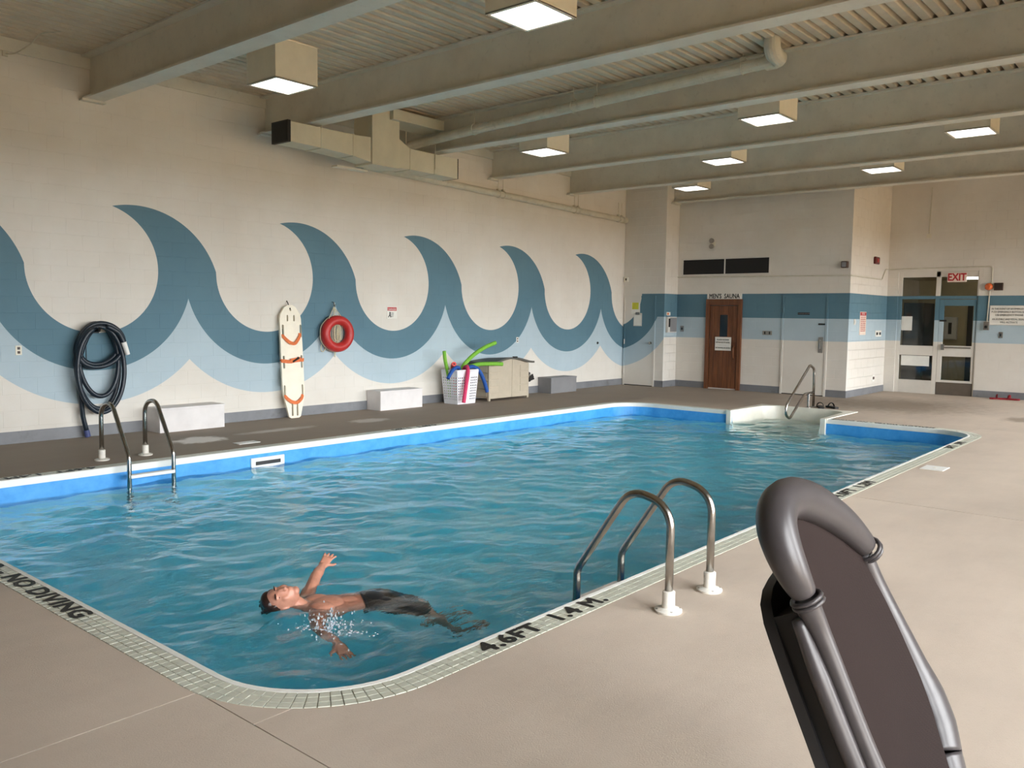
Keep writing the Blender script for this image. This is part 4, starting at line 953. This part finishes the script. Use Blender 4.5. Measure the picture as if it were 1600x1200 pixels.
# ------------------------------------------------------------------ pool ladders
def ladder(name, lab, flip):
    yb = PY0 if not flip else PY1; sg = -1 if not flip else 1     # outward direction
    Yf = lambda d: yb+sg*d
    e = empty(name, (4.375,Yf(.48),0), lab, 'pool ladder', 'steel pool ladders')
    for x in (4.13,4.62):
        p = fillet([(x,Yf(.485),.03),(x,Yf(.485),.60),(x,Yf(.22),.66),(x,Yf(-.15),.11),(x,Yf(-.15),-1.15)], [0,.16,.15,.12,0], 9)
        MB().tube(p, .0235, 16).build('rail', M['chrome'], e, 'all')
        an = MB(); an.lathe([(.075,0),(.078,.012),(.06,.02),(.036,.024),(.036,.115),(.026,.12)], (x,Yf(.485),0), 'Z', 20); an_o = an.build('anchor', M['anchor'], e, True)
        for k in range(4):
            a = PI/4+k*PI/2; MB().lathe([(.008,0),(.008,.006)], (x+.062*math.cos(a),Yf(.485)+.062*math.sin(a),.013), 'Z', 8).build('bolt', M['brass'], an_o)
        MB().lathe([(.03,-1.19),(.03,-1.14)], (x,Yf(-.15),0), 'Z', 14).build('bumper', M['rubber'], e)
    for z in (-.10,-.40,-.70,-1.0): MB().box(4.13,4.62,Yf(-.15)-.04,Yf(-.15)+.04,z-.018,z+.018,.006).build('tread', M['whiteplastic'], e)
ladder('pool_ladder', 'near stainless steel pool ladder beside the depth lettering', False)
ladder('pool_ladder', 'far stainless steel pool ladder by the mural wall deck', True)
# handrail of the steps
hr = empty('step_handrail', (15.6,5.95,0), 'figure four stainless handrail over the white pool steps', 'handrail')
p = fillet([(15.78,5.95,.0),(15.76,5.95,.72),(15.55,5.95,.80),(14.50,5.95,.12),(14.50,5.95,-.05),(14.68,5.95,-.13),(15.34,5.95,.27),(15.76,5.95,.28)], [0,.10,.10,.14,.12,.12,.12,0], 7)
MB().tube(p, .024, 12).build('rail', M['chrome'], hr, 'all'); MB().tube([(15.53,5.95,0),(15.53,5.95,.275)], .024, 12).build('post', M['chrome'], hr)
for x in (15.53,15.78): MB().lathe([(.055,0),(.05,.015),(.03,.02)], (x,5.95,0), 'Z', 16).build('flange', M['brass'], hr)
# white moulded steps
st = empty('pool_steps', (14.7,5.93,0), 'white moulded entry steps in an alcove of the pool end', 'pool steps')
IN = [(PX1-.03,AY0),(AX-.25,AY0+.06),(AX-.03,AY0+.28),(AX-.03,AY1-.28),(AX-.25,AY1-.06),(PX1-.03,AY1)]
IN = [(v.x,v.y) for v in fillet([(x,y,0) for x,y in IN],[0,.2,.2,.2,.2,0],5)]
OUT = [(PX1-.03,AY0-.09),(AX+.06,AY0-.09),(AX+.06,AY1+.09),(PX1-.03,AY1+.09)]
b = MB(); b.prism(OUT+IN[::-1], [], lambda u,v,n: Vector((u,v,-.03+n)), .042); b.build('rim', M['blue_step'], st)
b = MB(); rows = []
for (x,y) in IN:
    cx_, cy_ = 14.5, 5.93; k = .93
    rows.append([b.b.verts.new((x,y,.010)), b.b.verts.new((x+(cx_-x)*.03,y+(cy_-y)*.06,-.25)), b.b.verts.new((x+(cx_-x)*.03,y+(cy_-y)*.07,-1.2))])
for A, B in zip(rows, rows[1:]):
    for k in range(2): b.b.faces.new((A[k],A[k+1],B[k+1],B[k]))
b.build('shell', M['blue_step'], st, True)
for y in (AY0-.075,AY1-.015): MB().box(PX1-.06,PX1-.01,y,y+.09,-.42,.012,.008).build('edge_flange', M['blue_step'], st)
for i,(x0,z) in enumerate(((15.08,-.36),(14.75,-.60),(14.42,-.84),(14.08,-1.08))): MB().box(x0,AX+.02,AY0+.02,AY1-.02,z-.24,z,.02).build('tread', M['blue_step'], st)

MB().box(PX1-.02,AX+.3,AY0-.15,AY1+.15,-1.75,-1.30).build('footing', M['blue_step'], st)
for y_ in (AY0-.06,AY1+.01): MB().box(PX1+.06,AX+.3,y_,y_+.05,-1.4,-.05).build('side_wall', M['blue_step'], st)
MB().box(AX+.02,AX+.07,AY0-.06,AY1+.06,-1.4,-.05).build('end_wall', M['blue_step'], st)
# ------------------------------------------------------------------ small things on the deck
def lid_(lab, x, y, a, b2, rot=0):
    e = empty('skimmer_lid', (x,y,0), lab, 'skimmer lid'); R = Matrix.Translation((x,y,0)) @ Matrix.Rotation(rot,4,'Z')
    MB().box(-a,a,-b2,b2,0,.008,.003,M=R).build('plate', M['whiteplastic'], e); MB().box(-a*.2,a*.2,-b2*.15,b2*.15,.008,.010,M=R).build('finger_slot', M['anchor'], e)
lid_('white skimmer lid in the deck on the window side', 10.23, 2.46, .15, .12); lid_('pale skimmer lid in the deck by the mural wall', 5.93, 9.42, .15, .08)
def sandal(lab, x, y, rot, m, grp, s=1.0):
    e = empty('sandal', (x,y,0), lab, 'sandal', grp); R = Matrix.Translation((x,y,0)) @ Matrix.Rotation(rot,4,'Z')
    pr = [(-.13,-.03),(-.10,-.042),(0,-.036),(.08,-.05),(.13,-.03),(.14,0),(.13,.035),(.08,.048),(0,.036),(-.10,.042),(-.13,.03)]
    b = MB(); b.prism([(u*s,v*s) for u,v in pr], [], lambda u,v,n: R @ Vector((u,v,n)), .028*s); b.build('sole', m, e)
    MB().tube([R @ Vector((.03*s,.05*s*math.cos(a),.02*s+.06*s*math.sin(a))) for a in [PI*i/8 for i in range(9)]], .02*s, 6, flat=.35).build('strap', m, e)
sandal('black sandal behind the handrail post, nearer the post', 15.74, 5.80, .5, M['rubber'], 'black sandals', 1.2); sandal('black sandal farther right behind the handrail', 15.85, 5.62, .9, M['rubber'], 'black sandals', 1.2)
sandal('red sandal on the floor below the emergency sign', XB-.25, 3.72, 1.8, M['maroon'], 'red sandals', 1.25); sandal('red sandal right of its pair at the end wall', XB-.22, 3.50, 1.5, M['maroon'], 'red sandals', 1.25)

# ------------------------------------------------------------------ lounge chair in the foreground
A0 = Vector((1.965,.751,.998)); wv_ = Vector((.999,.041,0)); uv_ = Vector((-.017,.406,.914)); nv_ = Vector((.038,-.913,.407))
L = lambda w_, u_, n_=0: A0+wv_*w_+uv_*u_+nv_*n_
ch = empty('lounge_chair', (2.2,.3,0), 'charcoal padded reclining chair with mesh sling in the foreground', 'chair')
inner = [(.105,-.75),(.078,-.50),(.060,-.35),(.043,-.201),(.030,-.108),(.016,-.019),(.012,.04),(.010,.10),(.025,.145),(.080,.172),(.175,.172),(.285,.137),(.385,.086),(.470,.020),(.508,-.100),(.540,-.250),(.556,-.380),(.548,-.47),(.520,-.555),(.50,-.65),(.48,-.75)]
cx_, cy_ = .3, -.25
gi = 14; b = MB(); rows = []
# sling sheet: sagging grid between left and right borders
def border(side, u):
    pts = [(.105,-.75),(.078,-.50),(.060,-.35),(.043,-.201),(.030,-.108),(.012,-.019),(.005,.04),(.004,.10),(.02,.145),(.075,.178)] if side == 0 else [(.48,-.75),(.50,-.65),(.525,-.555),(.553,-.47),(.560,-.38),(.545,-.25),(.512,-.10),(.476,.02),(.392,.088),(.29,.142),(.18,.178)]
    us = [q[1] for q in pts]; ws_ = [q[0] for q in pts]; return float(np.interp(u, us, ws_))
for j in range(33):
    u = -.75+.925*j/32; a, c = border(0,u), border(1,u); r_ = []
    for i in range(17):
        t_ = i/16; r_.append((a+(c-a)*t_, u, -.028*math.sin(PI*t_)*min(1,(.19-u)/.25)))
    rows.append(r_)
V0 = [[b.b.verts.new(L(*q)) for q in r_] for r_ in rows]; V1 = [[b.b.verts.new(L(q[0],q[1],q[2]-.006)) for q in r_] for r_ in rows]
for j in range(32):
    for i in range(16):
        b.b.faces.new((V0[j][i],V0[j][i+1],V0[j+1][i+1],V0[j+1][i])); b.b.faces.new((V1[j][i],V1[j+1][i],V1[j+1][i+1],V1[j][i+1]))
b.build('mesh_sling', M['mesh'], ch, True)
# padded head roll
mid = [(-.012,-.002),(-.030,.05),(-.036,.11),(-.022,.165),(.03,.205),(.12,.212),(.22,.185),(.32,.140),(.42,.077),(.502,.005)]
P = smooth_path([L(w_,u_,.01) for w_,u_ in mid],6); n = len(P)
MB().tube(P, [.045-.012*abs(2*i/(n-1)-1)**4+.010*math.sin(PI*i/(n-1)) for i in range(n)], 16, flat=.9).build('head_roll', M['leather'], ch, 'all')
for (w_,u_,d) in ((-.010,-.006,(.25,-1)),(.503,.002,(.7,-.72))):
    dv = (wv_*d[0]+uv_*d[1]).normalized()
    for k in range(2):
        c = L(w_,u_,.01)+dv*(.010+.012*k); N1 = dv.orthogonal().normalized(); N2 = dv.cross(N1)
        MB().tube([c+(N1*math.cos(a)+N2*math.sin(a))*.036 for a in [2*PI*i/16 for i in range(16)]], .006, 6, closed=True).build('seam_cord', M['leather'], ch, 'all')
# padded side rails
def pad(name, pts, rad, flat=1.0): 
    P = smooth_path([L(*q) for q in pts],6); R_ = np.interp(np.linspace(0,1,len(P)), np.linspace(0,1,len(rad)), rad).tolist(); MB().tube(P, R_, 16, flat=flat, n0=nv_).build(name, M['leather'], ch, 'all')
pad('side_pad', [(-.005,-.02,.005),(.018,-.10,.0),(.036,-.22,-.005),(.052,-.36,-.01),(.070,-.52,-.012),(.098,-.75,-.012)], [.032,.026,.024,.024,.026,.028])
pad('side_pad', [(.508,-.01,.0),(.541,-.11,-.01),(.576,-.24,-.012),(.603,-.36,-.014),(.615,-.45,-.016),(.604,-.53,-.016),(.575,-.60,-.016)], [.030,.033,.038,.048,.066,.072,.064], .62)
pad('side_pad', [(.575,-.605,-.016),(.555,-.68,-.016),(.535,-.75,-.016)], [.063,.055,.05], .62)
pad('side_pad', [(.0,-.06,-.03),(.012,-.20,-.035),(.030,-.36,-.04),(.052,-.55,-.042),(.075,-.75,-.042)], [.022,.03,.03,.03,.03], .8)
# black back shell, a second skin behind the sling
bs = [(.022,-.12),(.026,-.06),(.045,-.015),(.085,.012),(.14,.028),(.2,.04),(.32,.03),(.42,.0),(.47,-.06),(.52,-.25),(.56,-.42),(.53,-.56),(.48,-.75),(.03,-.75),(.02,-.45),(.02,-.2)]
b = MB(); b.prism(bs, [], lambda u,v,q: L(u,v,-.135+q), .03); bmesh.ops.bevel(b.b, geom=[e for e in b.b.edges if e.is_boundary is False and e.calc_face_angle(0) > 1], offset=.010, segments=2, affect='EDGES')
b.build('back_shell', M['shell'], ch, True)
b = MB(); b.box(0,1,0,1,0,1)
for v in b.b.verts: v.co = L(.03+.48*v.co.x, -.75+.70*v.co.y, -.11+.07*v.co.z)
b.build('inner_frame', M['black'], ch)
# seat, legs and arm rests (mostly outside the frame)
hz_ = L(.30,-.72,0)
b = MB(); sx0, sx1 = hz_.x-.24, hz_.x+.24
b.box(sx0,sx1,-.05,hz_.y,hz_.z-.09,hz_.z-.03,.02); b.build('seat', M['mesh'], ch)
for x in (sx0-.02,sx1+.02):
    MB().tube(fillet([(x,hz_.y+.05,hz_.z-.05),(x,-.06,hz_.z-.05),(x,-.35,hz_.z-.12),(x,-.75,hz_.z-.22)],.1,5), .026, 12).build('seat_rail', M['leather'], ch, 'all')
    MB().tube([(x,hz_.y+.30,.012),(x,.15,hz_.z-.06)], .014, 10).build('leg', M['black'], ch); MB().tube([(x,-.45,.012),(x,.22,hz_.z-.06)], .014, 10).build('leg', M['black'], ch)
for x in (sx0-.06,sx1+.045):
    MB().box(x-.028,x+.028,-.30,.36,.405,.435,.012).build('armrest', M['black'], ch)
    MB().tube([(x,.1,.41),(x,.12,.30)], .012, 8).build('arm_post', M['black'], ch)
for y in (hz_.y+.30,-.45): MB().tube([(sx0-.03,y,.014),(sx1+.03,y,.014)], .014, 10).build('floor_bar', M['black'], ch)
#PART3
# ------------------------------------------------------------------ swimmer floating on the back
sw = empty('person', (3.3,4.3,WATER), 'person with wet brown hair in black trunks floating on the back', 'person')
HD = Vector((-.9,.43,.0)).normalized(); LF = Vector((.43,.9,0)).normalized(); UP = Vector((0,0,1))
O = Vector((3.19,4.45,-.26))
Bp = lambda a, l, z: O - HD*a + LF*l + UP*z          # a runs from the neck to the feet
RB = Matrix((-HD, LF, UP)).transposed()
def cap(b, p, q, r1, r2, n=14):
    p, q = Vector(p), Vector(q); b.tube([p, q], [r1, r2], n); b.ball(p, r1, u=n, v=10); b.ball(q, r2, u=n, v=10)
def chain(b, pts, rs):
    for i in range(len(pts)-1): cap(b, pts[i], pts[i+1], rs[i], rs[i+1])
def fuse(b, name, m, parent, vox, it=3):
    me = bpy.data.meshes.new(name); b.b.to_mesh(me); b.b.free(); o = bpy.data.objects.new(name, me); COL.objects.link(o)
    r = o.modifiers.new('r','REMESH'); r.mode = 'VOXEL'; r.voxel_size = vox
    s = o.modifiers.new('s','SMOOTH'); s.iterations = it; s.factor = .5
    bpy.context.view_layer.update(); dg = bpy.context.evaluated_depsgraph_get()
    me2 = bpy.data.meshes.new_from_object(o.evaluated_get(dg)); bpy.data.objects.remove(o); me2.name = name
    return link(name, me2, m, parent, 'all')
b = MB()
b.ball(Bp(.16,0,-.035), 1, (.185,.165,.102), RB, 24, 16); b.ball(Bp(.08,0,-.03), 1, (.10,.175,.075), RB, 24, 12)
b.ball(Bp(.11,.075,.035), 1, (.085,.08,.03), RB); b.ball(Bp(.11,-.075,.035), 1, (.085,.08,.03), RB)
b.ball(Bp(.31,0,-.035), 1, (.19,.138,.092), RB, 24, 16); b.ball(Bp(.46,0,-.05), 1, (.15,.158,.10), RB, 24, 16)
# head, tipped back with the chin up and turned a little
HC = Bp(-.135,0,.090); RH = Matrix.Rotation(math.radians(-34), 3, HD) @ RB @ Matrix.Rotation(math.radians(-14), 3, 'Y')
hp = lambda x, y, z: HC + RH @ Vector((x,y,z))       # x to chin, y to the left ear, z out of the face
cap(b, Bp(.02,0,-.01), HC + RH @ Vector((.05,0,-.03)), .062, .056)
b.ball(HC, 1, (.112,.078,.092), RH, 24, 16); b.ball(hp(.045,0,.012), 1, (.075,.062,.075), RH, 20, 14); b.ball(hp(.100,0,.052), 1, (.028,.03,.026), RH)
b.ball(hp(.022,0,.088), 1, (.032,.013,.020), RH); b.ball(hp(.042,0,.098), 1, (.014,.017,.014), RH)
b.ball(hp(-.018,.028,.078), 1, (.010,.026,.014), RH); b.ball(hp(-.018,-.028,.078), 1, (.010,.026,.014), RH)
b.ball(hp(.030,.040,.058), 1, (.03,.022,.022), RH); b.ball(hp(.030,-.040,.058), 1, (.03,.022,.022), RH)
b.ball(hp(.068,0,.080), 1, (.007,.024,.011), RH); b.ball(hp(.079,0,.076), 1, (.008,.021,.011), RH)
for s in (-1,1): b.ball(hp(.012,s*.080,-.008), 1, (.032,.010,.020), RH)
# arms and hands
def hand(b, w, d, up, curl, s=1.0):
    d = Vector(d).normalized(); up = Vector(up); up = (up-d*up.dot(d)).normalized(); sd = d.cross(up)
    for k in (-1.1,-.35,.35,1.1): cap(b, w+d*.015*s+sd*k*.016*s, w+d*.088*s+sd*k*.022*s, .016*s, .013*s, 10)
    for k, ln in ((-1.5,.062),(-.5,.078),(.5,.085),(1.5,.074)):
        p = w+d*.092*s+sd*k*.0205*s; dv = (d+sd*k*.10).normalized()
        for seg, f in ((.45,.25),(.30,.7),(.25,1.2)):
            q = p + (dv*math.cos(curl*f)+up*-math.sin(curl*f))*ln*seg*s; cap(b, p, q, .0088*s, .0080*s, 8); p = q
    p = w+d*.03*s+sd*.028*s; q = p+(d*.6+sd*.75+up*-.15).normalized()*.042*s; cap(b, p, q, .012*s, .010*s, 8); cap(b, q, q+(d*.9+sd*.3+up*-.3).normalized()*.032*s, .010*s, .008*s, 8)
SHL = Bp(.055,.185,-.02); ELB = Vector((3.535,4.775,-.185)); WRI = Vector((3.675,4.885,-.165))
chain(b, [SHL, (SHL+ELB)/2, ELB, ELB*.6+WRI*.4, WRI], [.056,.046,.039,.039,.027]); hand(b, WRI, (.75,.38,.35), (0,-.4,1), .5)
SHR = Bp(.055,-.185,-.03); ELR = Vector((3.04,4.08,-.27)); WRR = Vector((3.00,3.84,-.33))
chain(b, [SHR, (SHR+ELR)/2, ELR, ELR*.6+WRR*.4, WRR], [.060,.050,.041,.042,.028]); hand(b, WRR, (-.25,-.85,-.15), (0,0,1), .4)
# legs
for s, kn, an in ((1,Bp(.83,.15,-.36),Bp(.98,.16,-.75)),(-1,Bp(.85,-.11,-.31),Bp(1.02,-.13,-.69))):
    hip = Bp(.52,s*.085,-.06); chain(b, [hip, hip*.45+kn*.55, kn, kn*.7+an*.3, an], [.088,.074,.054,.058,.036])
    ft = an - HD*.10 + UP*.07; chain(b, [an - HD*-.03 + UP*-.02, an, ft, ft - HD*.07 + UP*.02], [.036,.038,.034,.024])
    for k in range(5): cap(b, ft - HD*.06 + LF*(k-2)*.017, ft - HD*(.115-.006*abs(k-1)) + LF*(k-2)*.019 + UP*.02, .011, .010, 8)
body = fuse(b, 'body', M['skin'], sw, .0055)
b = MB(); b.ball(hp(-.032,0,-.022), 1, (.098,.087,.084), RH, 24, 16); b.ball(hp(-.075,0,.030), 1, (.046,.066,.040), RH, 16, 12)
for s in (-1,1): b.ball(hp(-.045,s*.062,.0), 1, (.040,.020,.045), RH)
for i in range(26):
    a = rng.uniform(-1.5,1.5); p0 = hp(-.09+rng.uniform(-.02,.03), .07*math.sin(a), -.02+.06*math.cos(a)); p1 = hp(-.12+rng.uniform(-.02,.02), .075*math.sin(a)+rng.uniform(-.02,.02), -.06+.03*math.cos(a)); cap(b, p0, p1, .012, .006, 6)
fuse(b, 'hair', M['hair'], sw, .006, 2)
for s in (-1,1):
    MB().ball(hp(.000,s*.031,.0755), 1, (.004,.015,.006), RH).build('eye', M['hair'], sw, True); MB().ball(hp(-.021,s*.031,.0895), 1, (.0045,.021,.005), RH).build('eyebrow', M['hair'], sw, True)
b = MB(); b.ball(Bp(.46,0,-.05), 1, (.135,.172,.113), RB, 24, 16); b.ball(Bp(.55,0,-.065), 1, (.13,.165,.108), RB, 20, 14)
for s, kn in ((1,Bp(.83,.15,-.36)),(-1,Bp(.85,-.11,-.31))):
    hip = Bp(.52,s*.085,-.06); e1 = hip*.30+kn*.70; cap(b, hip, e1, .108, .100)
fuse(b, 'swim_trunks', M['shorts'], sw, .008)
MB().tube([Bp(.39,.151*math.cos(a),-.05+.104*math.sin(a)) for a in [2*PI*i/28 for i in range(28)]], .009, 6, closed=True).build('waistband', M['shorts'], sw, 'all')
# splash thrown up by the paddling hand
b = MB()
for i in range(260):
    a = rng.uniform(0,2*PI); r = abs(rng.normal(0,.10)); z = WATER+abs(rng.normal(0,.05))*(1.2-min(r*4,1)); s_ = rng.uniform(.0015,.0062)
    c = Vector((3.02+r*math.cos(a), 3.93+r*1.3*math.sin(a), z+.004))
    g = bmesh.ops.create_icosphere(b.b, subdivisions=1, radius=s_); bmesh.ops.transform(b.b, matrix=Matrix.Translation(c) @ Matrix.Diagonal((rng.uniform(.7,1.6),rng.uniform(.7,1.6),rng.uniform(.8,2.0),1)), verts=g['verts'])
for i in range(22):
    c = Vector((2.90+i*.012+rng.normal(0,.01), 4.09-.02*i+rng.normal(0,.02), WATER+.006)); g = bmesh.ops.create_icosphere(b.b, subdivisions=1, radius=rng.uniform(.004,.010)); bmesh.ops.transform(b.b, matrix=Matrix.Translation(c) @ Matrix.Diagonal((1.3,1.3,.7,1)), verts=g['verts'])
tag(b.build('splash', M['drops'], None, True, kind='stuff'), 'white splash of droplets at the swimming hand', 'splash')
